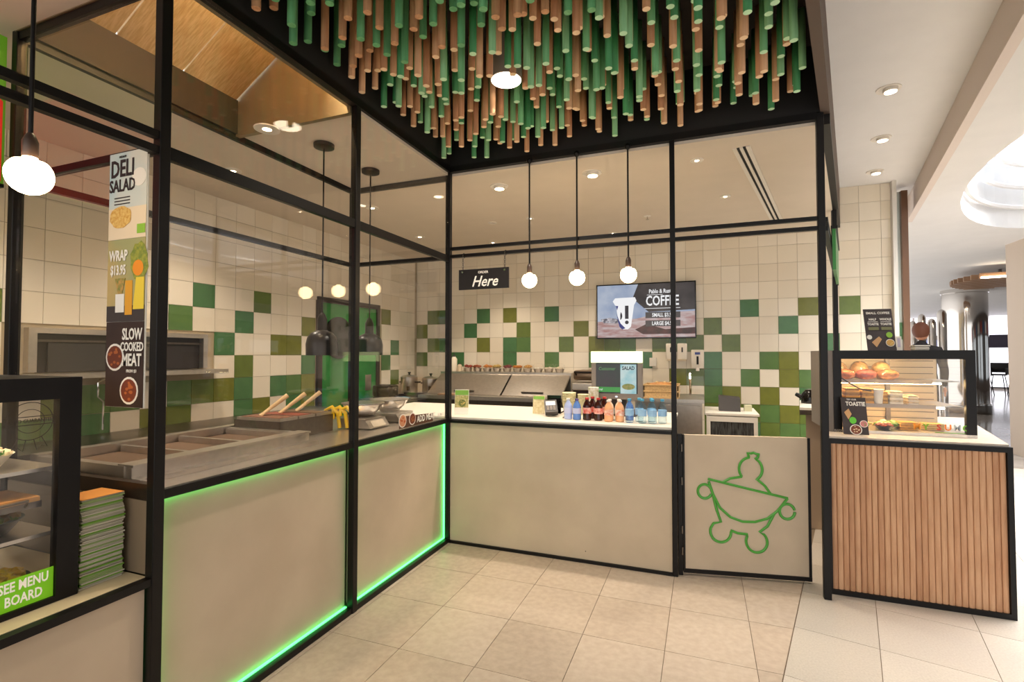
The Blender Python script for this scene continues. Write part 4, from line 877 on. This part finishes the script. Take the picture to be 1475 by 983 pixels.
flat(ell(.065, .38, .04, .035), mat('print_jar', (236, 232, 222), .6), po, QF, 'printed_jar', off=.002)
flat(ell(-.035, .235, .062, .042, 20, jit=.06), mat('print_pasta', (206, 150, 62), .6, scale=90, rgb2=(232, 200, 120)), po, QF, 'printed_salad', off=.003); flat(rect(.06, .105, .165, .20), mat('print_tag_green', (140, 190, 60), .6), po, QF, 'printed_tag', off=.003)
flat(rect(-HW, HW, -.165, .149), mat('post_wrap', (190, 164, 104), .6, scale=5, rgb2=(160, 160, 110)), po, QF, 'printed_panel', off=.0008); flat(rect(-HW, HW, -.165, -.105), mat('post_slate', (60, 50, 48), .6), po, QF, 'printed_shelf', off=.0016)
flat(ell(.075, .06, .05, .075, 18, jit=.12), mat('print_pine', (110, 130, 50), .6, scale=70, rgb2=(160, 160, 60)), po, QF, 'printed_pineapple', off=.0022); flat(ell(.07, .035, .03, .03), mat('print_orange', (238, 146, 30), .6), po, QF, 'printed_orange', off=.003)
flat([(.045, -.12), (.105, -.12), (.105, .0), (.06, .0)], mat('print_juice', (236, 206, 60), .6), po, QF, 'printed_juice', off=.0026); flat(rect(.0, .04, -.14, -.01), mat('print_juice2', (226, 160, 40), .6), po, QF, 'printed_glass', off=.0028)
flat([(-.06, .0), (.0, .0), (-.03, -.10)], mat('print_wrap', (196, 150, 80), .6, scale=80, rgb2=(120, 130, 60)), po, QF, 'printed_wrap', off=.0028); flat(rect(-.055, -.005, -.13, -.06), mat('print_jar', (236, 232, 222), .6), po, QF, 'printed_cup', off=.003)
text('WRAP', .056, PAPER, po, QF, -.042, .085, .66, .025, off=.004); text('$13.95', .052, PAPER, po, QF, -.042, .03, .62, .025, off=.004)
flat(rect(-HW, HW, -.487, -.166), mat('post_brown', (58, 34, 26), .6, noise=.3, scale=12), po, QF, 'printed_panel', off=.0008)
for s, z, y in (('SLOW', .06, -.215), ('COOKED', .046, -.262), ('MEAT', .064, -.312)): text(s, z, PAPER, po, QF, .045, y, .66, .025, off=.004)
text('FROM $3', .016, PAPER, po, QF, .045, -.352, .9, .01, off=.004)
bowl_print(po, QF, -.054, -.30, .052, (110, 46, 22), (170, 90, 40)); bowl_print(po, QF, .03, -.425, .052, (120, 50, 24), (180, 96, 44))

# ================================================================== promotional board over the low counter
pbx = thing('promo_board', 'green and red lit promotional board over the low counter at the left edge', 'promo board', (-.96, -3.2, 2.2))
obj('panel', bx(-1.0, -0.962, -4.1, -2.28, 2.20, 2.85), mat('promo_green', (96, 150, 30), .5, emit=.22), pbx); obj('edge', bx(-1.005, -0.957, -4.1, -2.28, 2.185, 2.20), BLACK, pbx)
BF = frame((-0.9605, -2.95, 2.5), (0, 1, 0), (0, 0, 1))
flat([(-.55, -.29), (.66, -.29), (.66, .06), (.5, .22), (-.35, .16), (-.60, -.05)], mat('promo_red', (196, 34, 24), .5, emit=.35), pbx, BF, 'printed_bubble')
text('20%', .34, WT, pbx, BF, .02, .0, 1, .01, off=.003)

# ================================================================== black framed fridge on the low counter
LZ = 0.6565
fr = thing('display_fridge', 'black framed glass display fridge of salads on the low ledge', 'display fridge', (-.4, -3.1, LZ))
obj('frame', bx(-0.135, -0.10, -2.497, -2.435, LZ, 1.385), BLACK, fr); obj('frame', bx(-0.135, -0.10, -4.1, -2.497, 1.315, 1.385), BLACK, fr); obj('frame', bx(-0.135, -0.10, -4.1, -2.497, LZ, LZ + .02), BLACK, fr)
obj('side', bx(-0.72, -0.135, -2.455, -2.437, LZ, 1.385), GLASS2, fr); obj('roof', bx(-0.72, -0.135, -4.1, -2.437, 1.37, 1.385), BLACK, fr); obj('back', bx(-0.74, -0.72, -4.1, -2.437, LZ, 1.385), mat('fridge_back', (150, 138, 118), .4), fr)
obj('glass', bx(-0.118, -0.112, -4.1, -2.497, LZ + .02, 1.315), GLASS2, fr); obj('floor_tray', bx(-0.72, -0.136, -4.1, -2.457, LZ, LZ + .015), STEELD, fr)
for z in (0.86, 1.075): obj('shelf', bx(-0.70, -0.17, -4.1, -2.46, z, z + .012), STEEL, fr)
strip_ = obj('lamp_strip', bx(-0.20, -0.17, -4.0, -2.5, 1.355, 1.368), mat('fridge_lamp', (255, 240, 210), .4, emit=30, ergb=(255, 226, 180)), fr)
KF = frame((-0.0985, -2.66, LZ), (0, 1, 0), (0, 0, 1))
lbn = obj('notice', bx(-0.1115, -0.1095, -3.6, -2.499, LZ + .02, LZ + .115), mat('notice_green', (112, 178, 20), .5, emit=.25), fr)
KF = frame((-0.109, -2.575, LZ), (0, 1, 0), (0, 0, 1))
text('SEE MENU', .042, WT, fr, KF, 0, .09, .66, .02, off=.001); text('BOARD', .042, WT, fr, KF, 0, .048, .66, .02, off=.001)
EG = mat('etched_decal', (46, 38, 34), .6)
GF = frame((-0.1095, -2.57, 1.25), (0, 1, 0), (0, 0, 1))
def ring(cx, cy, r, w, parent, F, m, name, n=36):
    bm = B()
    for i in range(n):
        a, b = 2 * math.pi * i / n, 2 * math.pi * (i + 1) / n
        extr(bm, [F @ Vector((cx + q * math.cos(t), cy + q * math.sin(t), .0005)) for q, t in ((r, a), (r + w, a), (r + w, b), (r, b))], F.to_3x3() @ Vector((0, 0, .0005)))
    return obj(name, bm, m, parent)
ring(0, 0, .058, .0022, fr, GF, EG, 'seal_ring'); ring(0, 0, .036, .0018, fr, GF, EG, 'seal_ring')
for y in (-.012, .014): flat(rect(-.066, .066, y - .0012, y + .0012), EG, fr, GF, 'seal_banner', off=.0005)
text('SUMO GUARANTEE', .016, EG, fr, GF, 0, .001, .82, .01, off=.0008)
for s in (-1, 1):
    tube(bm := B(), [GF @ Vector((s * x, y, .001)) for x, y in ((.03, -.052), (.045, -.085), (.03, -.08), (.018, -.092), (.010, -.058))], .0012, 5); obj('seal_ribbon', bm, EG, fr)
def blob_food(name, label, cat, loc, r, cols, n, parent_group, bowl=None, sz=.018):
    t = thing(name, label, cat, loc, group=parent_group)
    x, y, z = loc
    if bowl: obj('bowl', lathe(B(), loc, [(r * .6, 0), (r * .65, .004), (r, r * .5), (r * 1.04, r * .52), (r * .95, r * .48), (r * .6, .03)], 22), bowl, t, smooth=True)
    for ci, c in enumerate(cols):
        bm = B()
        for k in range(n):
            a = random.uniform(0, 6.28); d = r * .8 * math.sqrt(random.random())
            ball(bm, (x + d * math.cos(a), y + d * math.sin(a), z + (r * .45 if bowl else sz * .8) + r * .4 * (1 - d / r) * random.random() + sz * .3), random.uniform(.7, 1.2) * sz, (1.2, 1, .7), 1, .2)
        obj('food', bm, mat('foodc_%d_%d_%d' % c, c, .55, noise=.25, scale=50), t)
    return t
SAL = [(84, 140, 40), (130, 170, 70), (220, 206, 160)]
WBL = mat('bowl_white', (230, 224, 212), .3); BBL = mat('bowl_black', (36, 32, 30), .3)
for y, z, nm, cols, bl_ in ((-2.63, 1.089, 'green leaf and prawn', [(84, 150, 40), (226, 170, 110), (230, 220, 190)], WBL), (-2.86, 1.089, 'mixed leaf', SAL, WBL), (-2.58, .674, 'yellow corn', [(240, 200, 40), (226, 176, 30)], BBL), (-2.80, .674, 'roast vegetable', [(170, 110, 40), (90, 110, 40)], BBL), (-2.60, .875, 'brown grain', [(150, 120, 70), (120, 130, 60)], BBL), (-2.84, .875, 'spinach', [(70, 110, 40), (150, 140, 80)], BBL)):
    blob_food('salad_bowl', '%s salad bowl in the black framed fridge' % nm, 'salad bowl', (-.29, y, z), .095, cols, 22, 'salads in the fridge', bl_)
wbd = thing('serving_board', 'wooden serving board with a wire handle in the fridge', 'serving board', (-.30, -2.62, 1.0))
obj('board', bx(-0.34, -0.15, -2.70, -2.52, 0.985, 1.0), mat('board_wood', (206, 150, 84), .5, noise=.2, scale=12), wbd); tube(bm := B(), [(-.145, -2.72, .975), (-.13, -2.72, .995), (-.13, -2.56, .995), (-.145, -2.56, .975)], .005, 6); obj('handle', bm, STEELD, wbd); obj('support', bx(-0.34, -0.16, -2.73, -2.51, 0.962, 0.984), STEELD, wbd)
# stack of folded salad boxes beside the fridge
bs = thing('box_stack', 'tall stack of flat folded green and white takeaway boxes beside the fridge', 'box stack', (-.20, -2.35, LZ))
GW = [mat('box_edge_%d' % i, c, .7) for i, c in enumerate([(150, 170, 110), (196, 190, 170), (110, 160, 50), (176, 170, 150)])]
nb = 54
for k in range(nb):
    z = LZ + .0005 + k * .0056; dx = .004 * math.sin(k * .35) + random.uniform(-.003, .003); dy = random.uniform(-.004, .004)
    obj('folded_box', bx(-0.245 + dx, -0.115 + dx, -2.42 + dy, -2.285 + dy, z, z + .0044), random.choice(GW), bs)
    if k == nb - 1: obj('top_sheet', bx(-0.245, -0.115, -2.42, -2.285, z + .005, z + .0062), mat('box_kraft', (222, 150, 66), .7), bs)

# ================================================================== heated case on the timber counter
CZ = H + 0.0125
cs = thing('heated_display_case', 'black framed heated display case of sandwiches on the timber counter', 'display case', (3.04, .58, CZ))
cx0, cx1, cy0, cy1, cz1 = 2.668, 3.405, 0.30, 0.86, 1.487
obj('base', bx(cx0, cx1, cy0, cy1, CZ, CZ + .018), STEEL, cs); obj('back', bx(cx0, cx1, cy1 - .012, cy1, CZ, cz1), mat('case_back', (196, 178, 150), .4, .2), cs)
obj('side_panel', bx(cx0 - .03, cx0, cy0 + .01, cy1, CZ, cz1), GREY, cs)
obj('corner_post', bx(cx0, cx0 + .045, cy0, cy0 + .02, CZ, cz1), BLACK, cs); obj('corner_post', bx(cx1 - .05, cx1, cy0, cy0 + .03, CZ, cz1), BLACK, cs); obj('top_frame', bx(cx0 + .045, cx1 - .05, cy0, cy0 + .02, cz1 - .055, cz1), BLACK, cs)
obj('side_glass', bx(cx1 - .012, cx1 - .006, cy0 + .03, cy1 - .012, CZ + .018, cz1 - .03), GLASS2, cs); obj('side_rail', bx(cx1 - .03, cx1, cy0 + .03, cy1, cz1 - .03, cz1), BLACK, cs)
obj('roof', bx(cx0, cx1 - .03, cy0 + .02, cy1, cz1 - .02, cz1 - .002), BLACK, cs)
obj('front_glass', bx(cx0 + .045, cx1 - .05, cy0 + .006, cy0 + .011, CZ + .018, cz1 - .055), GLASS2, cs)
obj('mullion', bx(3.10, 3.125, cy1 - .04, cy1 - .013, CZ + .018, cz1 - .02), STEELD, cs)
for k in range(10): obj('door_slat', bx(2.98, cx1 - .02, cy1 - .018, cy1 - .0125, CZ + .05 + k * .045, CZ + .055 + k * .045), STEELD, cs)
for z in (1.13, 1.285):
    obj('shelf', bx(cx0 + .01, cx1 - .02, cy0 + .10 + (z - 1.1) * .3, cy1 - .06, z, z + .006), STEEL, cs); obj('price_rail', bx(cx0 + .01, cx1 - .16, cy0 + .095 + (z - 1.1) * .3, cy0 + .10 + (z - 1.1) * .3, z - .015, z + .01), mat('rail_grey', (170, 156, 142), .4), cs)
obj('lamp_tube', cyl(B(), (cx0 + .06, .40, cz1 - .03), (cx1 - .1, .40, cz1 - .03), .008), mat('case_lamp', (255, 236, 200), .4, emit=42, ergb=(255, 214, 150)), cs)
obj('lamp_tube', cyl(B(), (cx0 + .06, .50, 1.272), (cx1 - .1, .50, 1.272), .006), mat('case_lamp', (255, 236, 200), .4, emit=42, ergb=(255, 214, 150)), cs)
obj('lamp_tube', cyl(B(), (cx0 + .06, .46, 1.118), (cx1 - .1, .46, 1.118), .006), mat('case_lamp', (255, 236, 200), .4, emit=42, ergb=(255, 214, 150)), cs)
tube(bm := B(), [(cx0 + .05, cy0 + .05, 1.31), (cx0 + .09, cy0 + .05, 1.28), (cx0 + .16, cy0 + .05, 1.235), (cx0 + .22, cy0 + .05, 1.225)], .004, 6); obj('cable', bm, BLACK, cs)
CF = frame((3.25, cy0 + .004, CZ + .045), (1, 0, 0), (0, 0, 1))
for i, (ch, c) in enumerate(zip('MYSUMO', [(236, 150, 30), (120, 170, 40), (206, 70, 60), (236, 130, 40), (190, 200, 210), (110, 180, 60)])):
    text(ch, .05, mat('letter_%d' % i, c, .5), cs, CF, -.14 + i * .045 + (.02 if i > 1 else 0), .01, 1, .03, off=.001)
flat(rect(-.05, .10, -.022, -.018), mat('letter_5', (110, 180, 60), .5), cs, CF, 'underline', off=.001)
# food in the case
def wrap_sand(x, y, z, r, c, label, sc=(1.25, .9, .72)):
    t = thing('wrapped_roll', label, 'bread roll', (x, y, z), group='rolls in the case')
    ball(bm := B(), (x, y, z + r * sc[2]), r, sc, 3, .035); obj('roll', bm, mat('roll_%d_%d' % c[:2], c, .4, scale=30, rgb2=tuple(int(v * .72) for v in c)), t, smooth=True)
    ball(bm := B(), (x, y, z + r * sc[2] * 1.01), r * 1.06, sc, 2, .05); obj('film', bm, glass('film', boost=1.2, rough=.12), t)
for i, (x, c, nm) in enumerate(((2.77, (226, 130, 84), 'orange tinted'), (2.89, (206, 110, 96), 'pinkish'), (3.01, (220, 150, 100), 'golden'))): wrap_sand(x, .47, 1.292, .052, c, nm + ' filled roll in film on the top shelf, front row', (1.2, 1.0, .68))
for i, (x, c, nm) in enumerate(((2.76, (216, 180, 130), 'pale'), (2.885, (226, 176, 120), 'buttery'), (3.01, (236, 190, 130), 'light'))): wrap_sand(x, .60, 1.292, .055, c, nm + ' roll in film on the top shelf, back row', (1.0, 1.0, 1.1))
def sandwich(x, y, z, w, h, label, bread=(226, 180, 110), fill=(200, 150, 60)):
    t = thing('sandwich', label, 'sandwich', (x, y, z), group='sandwiches in the case')
    n = 3
    for k in range(n):
        z0 = z + k * h / n
        obj('bread', bx(x - w / 2, x + w / 2, y - .05, y + .05, z0, z0 + h / n * .55, bev=.006), mat('sbread_%d' % bread[1], bread, .6, noise=.12, scale=40), t, smooth=True)
        obj('filling', bx(x - w / 2 + .004, x + w / 2 - .004, y - .048, y + .048, z0 + h / n * .56, z0 + h / n * .97), mat('sfill_%d' % fill[1], fill, .6, noise=.4, scale=60), t)
sandwich(2.80, .46, 1.137, .085, .10, 'toasted sandwich stack at the left of the middle shelf', (222, 160, 70), (190, 130, 40)); sandwich(2.885, .46, 1.137, .07, .10, 'toasted sandwich stack second on the middle shelf', (226, 170, 80), (196, 140, 50)); sandwich(2.985, .48, 1.137, .035, .08, 'narrow golden slice stack behind the paper cup on the middle shelf', (230, 180, 90), (210, 150, 60))
t = thing('paper_cup', 'plain white paper cup on the middle shelf of the case', 'cup', (2.945, .43, 1.137)); obj('cup', lathe(B(), (2.945, .43, 1.137), [(.022, 0), (.023, .002), (.03, .09), (.0315, .092), (.028, .09)], 20), PAPER, t, smooth=True); obj('rim', lathe(B(), (2.945, .43, 1.227), [(.03, 0), (.0325, .002), (.0325, .005), (.03, .006)], 20), PAPER, t)
sandwich(3.04, .46, 1.137, .075, .085, 'white bread sandwich wedge left of centre on the middle shelf', (240, 230, 212), (232, 214, 180)); sandwich(3.13, .46, 1.137, .06, .06, 'white bread sandwich wedge at the right of the middle shelf', (238, 228, 210), (226, 206, 170))
for i, (x, nm) in enumerate(((2.84, 'left'), (3.0, 'middle'))): blob_food('salad_wrap', '%s open wrap with green leaves on the case floor' % nm, 'wrap', (x, .46, CZ + .02), .075, [(96, 140, 40), (236, 220, 180), (214, 180, 110)], 14, 'wraps in the case', None, .02)
blob_food('chilli_bowl', 'dark bowl of red tomato relish at the front of the case', 'bowl', (2.96, .375, CZ + .019), .052, [(176, 60, 28), (140, 40, 20)], 16, 'relish bowls', BBL, .012)
sandwich(3.10, .44, CZ + .019, .10, .05, 'flat golden toastie on the case floor', (226, 170, 90), (206, 150, 60)); sandwich(3.25, .50, CZ + .019, .11, .04, 'pale toastie under the coloured letters on the case floor', (226, 200, 150), (200, 170, 100))
# signs: one stands on the case, one leans in front of it
s1 = thing('offer_sign', 'dark slanted counter sign about small coffee and toastie on the case roof', 'sign', (2.98, .55, cz1))
Ms = frame((2.985, .52, cz1 + .142), (1, .08, 0), (-.17, .25, 1))
slab(Ms, .165, .29, .006, mat('slate_print', (66, 56, 56), .6, noise=.2, scale=14), s1, 'board'); MsF = Ms @ Matrix.Translation((0, 0, .0032))
text('SMALL COFFEE', .022, PAPER, s1, MsF, 0, .115, .95, .02, off=.001)
for x, a in ((-.035, 'HALF'), (.04, 'WHOLE')): text(a, .022, PAPER, s1, MsF, x, .07, .85, .03, off=.001); text('TOASTIE', .022, PAPER, s1, MsF, x, .036, .75, .03, off=.001); flat(rect(x - .03, x + .03, .052, .055), PAPER, s1, MsF, 'printed_line', off=.001); flat(rect(x - .03, x + .03, -.005, .016), mat('print_olive', (120, 120, 80), .6), s1, MsF, 'printed_line', off=.001)
flat([(-.055, -.09), (-.01, -.05), (.005, -.07), (-.03, -.125)], mat('print_toast', (206, 160, 110), .6), s1, MsF, 'printed_toast', off=.001); bowl_print(s1, MsF, .05, -.095, .026, (206, 160, 80), (226, 190, 120), 4); flat(ell(.05, -.04, .018, .02), mat('print_tag_green', (140, 190, 60), .6), s1, MsF, 'printed_tag', off=.002); flat(ell(-.065, -.055, .015, .016), PAPER, s1, MsF, 'printed_cup', off=.001)
obj('easel', bx(2.97, 3.02, .60, .605, cz1 - .001, cz1 + .16), DGREY, s1)
t = thing('ticket_holder', 'small white card holder beside the dark sign on the case roof', 'card holder', (3.09, .52, cz1)); Mt = frame((3.085, .50, cz1 + .047), (1, .1, 0), (-.2, .15, 1)); slab(Mt, .035, .095, .004, WHITE, t, 'card'); slab(Mt, .016, .06, .001, mat('card_lilac', (196, 186, 200), .6), t, 'print', 0, .005, .0025)
t = thing('white_tub', 'small white rounded tub on the case roof', 'tub', (3.22, .52, cz1)); obj('tub', bx(3.165, 3.245, .48, .56, cz1, cz1 + .026, bev=.008), WHITE, t, smooth=True); obj('lid', bx(3.162, 3.248, .477, .563, cz1 + .0265, cz1 + .034, bev=.003), WHITE, t)
s2 = thing('toastie_sign', 'dark leaning counter sign headed TOASTIE in front of the case', 'sign', (2.72, .25, CZ))
M2 = frame((2.765, .235, CZ + .115), (1, .0, 0), (-.17, .30, 1))
slab(M2, .135, .235, .005, mat('slate_print', (66, 56, 56), .6, noise=.2, scale=14), s2, 'board'); M2F = M2 @ Matrix.Translation((0, 0, .0027))
text('TOASTIE', .036, PAPER, s2, M2F, .01, .075, .75, .03, off=.001); text('TRY OUR', .014, PAPER, s2, M2F, -.01, .103, .9, .01, off=.001)
flat([(-.055, .02), (-.03, .045), (-.015, .01), (-.035, -.025)], mat('print_toast', (206, 160, 110), .6), s2, M2F, 'printed_toast', off=.001); bowl_print(s2, M2F, .0, -.088, .033, (120, 60, 40), (226, 200, 160), 8); flat(ell(-.012, -.03, .019, .022), mat('print_tag_green2', (100, 200, 60), .6), s2, M2F, 'printed_tag', off=.002); bowl_print(s2, M2F, .045, -.05, .022, (206, 130, 130), (120, 140, 60), 5)
obj('strut', bx(2.74, 2.79, .262, .266, CZ, CZ + .1), DGREY, s2)

# ================================================================== the mall beyond
ch = thing('chrome_column', 'round mirrored column in the mall behind the display case', 'column', (8.08, 12.44, 0))
obj('shaft', lathe(B(), (8.08, 12.44, 0), [(.47, .0), (.47, .25), (.45, .26), (.45, 3.0), (.47, 3.01), (.47, 3.1)], 40), CHROME, ch, smooth=True); obj('base_band', lathe(B(), (8.08, 12.44, 0), [(.475, 0), (.48, .01), (.48, .2), (.475, .21)], 40), STEELD, ch, smooth=True)
for i, (x, y, r, z) in enumerate(((6.18, 9.9, .07, 2.2), (6.36, 9.95, .075, 2.35), (6.56, 10.02, .08, 2.25), (6.77, 10.1, .085, 2.45))):
    t = thing('chrome_pipe', 'tall chrome display tube in the mall, %s from the bronze upright' % ['first', 'second', 'third', 'fourth'][i], 'display tube', (x, y, 0), group='chrome display tubes')
    obj('tube', lathe(B(), (x, y, 0), [(r, 0.05), (r, z - .1), (r * .7, z - .03), (r * .2, z)], 20), CHROME, t, smooth=True); obj('foot', lathe(B(), (x, y, 0), [(r * 1.15, 0), (r * 1.15, .05), (r, .06)], 20), STEELD, t)
pil = obj('wall_pillar', bx(6.12, 6.7, 5.5, 6.1, 0, 3.1), mat('pillar_beige', (202, 184, 166), .6), kind='structure')
tc_ = thing('batten_canopy', 'curved timber batten canopy with a light slot under the mall ceiling', 'ceiling feature', (7.6, 10.0, 2.9))
for k in range(12):
    t_ = k / 11.0; w = 1.5 * math.sin(math.pi * (.12 + .8 * t_)); a = mall(4.3, 9.6 + k * .16); b = mall(4.3 + w, 9.6 + k * .16)
    obj('batten', prism(B(), [mall(4.75 - w * .3, 9.4 + k * .18)[:2], mall(4.75 + w, 9.4 + k * .18)[:2], mall(4.75 + w, 9.48 + k * .18)[:2], mall(4.75 - w * .3, 9.48 + k * .18)[:2]], 2.86, 2.95), mat('canopy_timber', (150, 116, 88), .5), tc_)
obj('light_slot', prism(B(), [mall(4.6, 9.36)[:2], mall(5.6, 9.36)[:2], mall(5.6, 9.39)[:2], mall(4.6, 9.39)[:2]], 2.85, 2.88), LAMP, tc_)
obj('hanger', bx(*[v for v in (mall(5, 10.2)[0] - .02, mall(5, 10.2)[0] + .02, mall(5, 10.2)[1] - .02, mall(5, 10.2)[1] + .02)], 2.95, 3.1), STEELD, tc_)
# far shopfront wall with bright glazing
fw = obj('wall_far', prism(B(), [mall(-2, 26)[:2], mall(26, 26)[:2], mall(26, 26.3)[:2], mall(-2, 26.3)[:2]], 0, 3.6), mat('far_wall', (170, 160, 152), .7), kind='structure')
FW = mat('far_window_glow', (246, 244, 248), .3, emit=1.2, ergb=(240, 240, 250)); FD = mat('far_dark', (52, 44, 60), .4)
for i in range(9):
    a = 3.0 + i * 2.0; w_ = obj('window_%d' % (i + 2), prism(B(), [mall(a, 25.93)[:2], mall(a + 1.9, 25.93)[:2], mall(a + 1.9, 25.99)[:2], mall(a, 25.99)[:2]], 0.1, 1.75), FW, kind='structure')
    obj('window_head', prism(B(), [mall(a, 25.90)[:2], mall(a + 1.9, 25.90)[:2], mall(a + 1.9, 25.99)[:2], mall(a, 25.99)[:2]], 1.75, 2.3), FD, w_)
    obj('window_top', prism(B(), [mall(a, 25.93)[:2], mall(a + 1.9, 25.93)[:2], mall(a + 1.9, 25.99)[:2], mall(a, 25.99)[:2]], 2.3, 3.1), FW, w_)
obj('far_screen', prism(B(), [mall(5.3, 25.7)[:2], mall(6.9, 25.7)[:2], mall(6.9, 25.8)[:2], mall(5.3, 25.8)[:2]], 1.2, 2.1), mat('screen_blue', (84, 110, 190), .3, emit=.6), label='blue glowing shop screen far down the mall', cat='screen')
def bar_chair(x, y, rz, label):
    t = thing('bar_chair', label, 'chair', (x, y, 0), rz, 'black bar chairs in the mall')
    def p(n, b, m=MATT): return obj(n, b, m, t, local=True, smooth=True)
    p('seat', bx(-.23, .23, -.22, .22, .70, .75, bev=.02)); p('backrest', bx(-.25, .25, .17, .24, .80, 1.16, bev=.03)); p('armrest', bx(-.27, -.22, -.15, .24, .75, .98, bev=.02)); p('armrest', bx(.22, .27, -.15, .24, .75, .98, bev=.02))
    for sx in (-1, 1):
        for sy in (-1, 1): p('leg', cyl(B(), (sx * .16, sy * .15, .70), (sx * .24, sy * .23, 0), .014, seg=8))
    p('footrest', tube(B(), [(-.215, -.205, .25), (.215, -.205, .25), (.215, .205, .25), (-.215, .205, .25)], .01, 6, True))
bar_chair(11.35, 19.7, .4, 'black bar chair nearest the mirrored column in the mall'); bar_chair(11.95, 20.0, -.6, 'black bar chair in the middle of the mall seating'); bar_chair(12.75, 20.4, 2.0, 'black bar chair nearest the beige pillar in the mall')
tb = thing('bar_table', 'high white bar table between the black chairs in the mall', 'table', (11.7, 21.2, 0)); obj('top', lathe(B(), (11.7, 21.2, 1.05), [(.45, 0), (.46, .01), (.46, .03), (.45, .04)], 28), WHITE, tb, smooth=True); obj('stem', cyl(B(), (11.7, 21.2, .03), (11.7, 21.2, 1.05), .035), CHROME, tb); obj('base', lathe(B(), (11.7, 21.2, 0), [(.28, 0), (.28, .02), (.05, .03)], 24), STEELD, tb)

# shopper standing in the mall behind the case
def person(loc, rz, k, label):
    t = thing('person', label, 'person', loc, rz); t.scale = (k, k, k)
    V = [(0, 0, .98), (0, 0, 1.15), (0, .01, 1.38), (0, .01, 1.50), (0, -.01, 1.57), (-.19, .01, 1.42), (-.25, 0, 1.14), (-.22, -.12, .92), (.19, .01, 1.42), (.25, 0, 1.14), (.22, -.12, .92), (-.10, 0, .92), (-.11, -.01, .50), (-.11, .01, .09), (-.12, -.12, .04), (.10, 0, .92), (.11, .01, .50), (.11, .03, .09), (.12, -.10, .04)]
    E = [(0, 1), (1, 2), (2, 3), (3, 4), (2, 5), (5, 6), (6, 7), (2, 8), (8, 9), (9, 10), (0, 11), (11, 12), (12, 13), (13, 14), (0, 15), (15, 16), (16, 17), (17, 18)]
    rad = [.15, .145, .16, .065, .055, .07, .05, .035, .07, .05, .035, .10, .07, .045, .04, .10, .07, .045, .04]
    me = bpy.data.meshes.new('body'); me.from_pydata(V, E, [])
    o = bpy.data.objects.new('body', me); COL.objects.link(o); sk = o.modifiers.new('skin', 'SKIN')
    for i, r in enumerate(rad): me.skin_vertices[0].data[i].radius = (r * 1.15, r * .85) if i < 3 else (r, r)
    me.skin_vertices[0].data[0].use_root = True
    o.modifiers.new('sub', 'SUBSURF').levels = 2; o.modifiers['sub'].render_levels = 2
    o.parent = t; me.materials.append(mat('cloth_black', (30, 26, 28), .8)); 
    skin = mat('skin', (196, 140, 110), .5)
    bm = B(); ball(bm, (0, -.01, 1.68), .105, (.82, .98, 1.15), 3)
    for v in bm.verts:
        if v.co.y < -.05 and abs(v.co.x) < .02 and 1.63 < v.co.z < 1.69: v.co.y -= .02
    for s in (-1, 1): ball(bm, (s * .088, 0, 1.675), .02, (.5, .8, 1.3), 1)
    h = obj('head', bm, skin, t, local=True, smooth=True)
    for s in (-1, 1): obj('eye', ball(B(), (s * .034, -.103, 1.69), .010, sub=1), BLACKG, h, local=True)
    obj('mouth', ball(B(), (0, -.104, 1.63), .018, (1, .3, .25), 1), mat('lips', (170, 90, 80), .5), h, local=True)
    bm = B(); ball(bm, (0, .012, 1.705), .112, (.9, .98, 1.08), 3)
    bmesh.ops.bisect_plane(bm, geom=bm.verts[:] + bm.edges[:] + bm.faces[:], plane_co=(0, -.05, 1.72), plane_no=(0, -1, -.45), clear_outer=True); bmesh.ops.holes_fill(bm, edges=bm.edges)
    obj('hair', bm, mat('hair_brown', (104, 58, 36), .6), h, local=True, smooth=True)
    for s in (-1, 1):
        bm = B(); ball(bm, (s * .22, -.14, .87), .04, (.5, .8, 1.1), 2)
        for k in range(4): cyl(bm, (s * .22, -.165 + k * .018, .85), (s * .215, -.18 + k * .018, .79 - (.01 if k in (1, 2) else 0)), .009, .007, 6)
        cyl(bm, (s * .21, -.17, .88), (s * .19, -.20, .84), .010, .008, 6); obj('hand', bm, skin, t, local=True, smooth=True)
person((4.95, 5.75, 0), 2.6, 1.07, 'person with brown hair in dark clothes standing in the mall behind the display case')

# shopfronts on the opposite side of the mall (seen mirrored in the glazed side)
op = obj('wall_opposite', prism(B(), [mall(15, -9)[:2], mall(15.2, -9)[:2], mall(15.2, 25.5)[:2], mall(15, 25.5)[:2]], 0, 3.09), mat('opposite_wall', (96, 84, 76), .7, noise=.2, scale=2), kind='structure')
for i in range(11):
    a = -8.2 + i * 3.0; lit = i % 3 != 1
    w_ = obj('shop_window', prism(B(), [mall(14.93, a)[:2], mall(14.99, a)[:2], mall(14.99, a + 2.3)[:2], mall(14.93, a + 2.3)[:2]], .5, 2.2), mat('shop_glow', (196, 206, 214), .2, emit=.5) if lit else mat('shop_dark', (70, 66, 66), .15), op)
    obj('fascia', prism(B(), [mall(14.9, a)[:2], mall(14.99, a)[:2], mall(14.99, a + 2.3)[:2], mall(14.9, a + 2.3)[:2]], 2.3, 2.75), mat('fascia_%d' % (i % 3), [(150, 60, 46), (60, 80, 110), (206, 200, 190)][i % 3], .5), op)
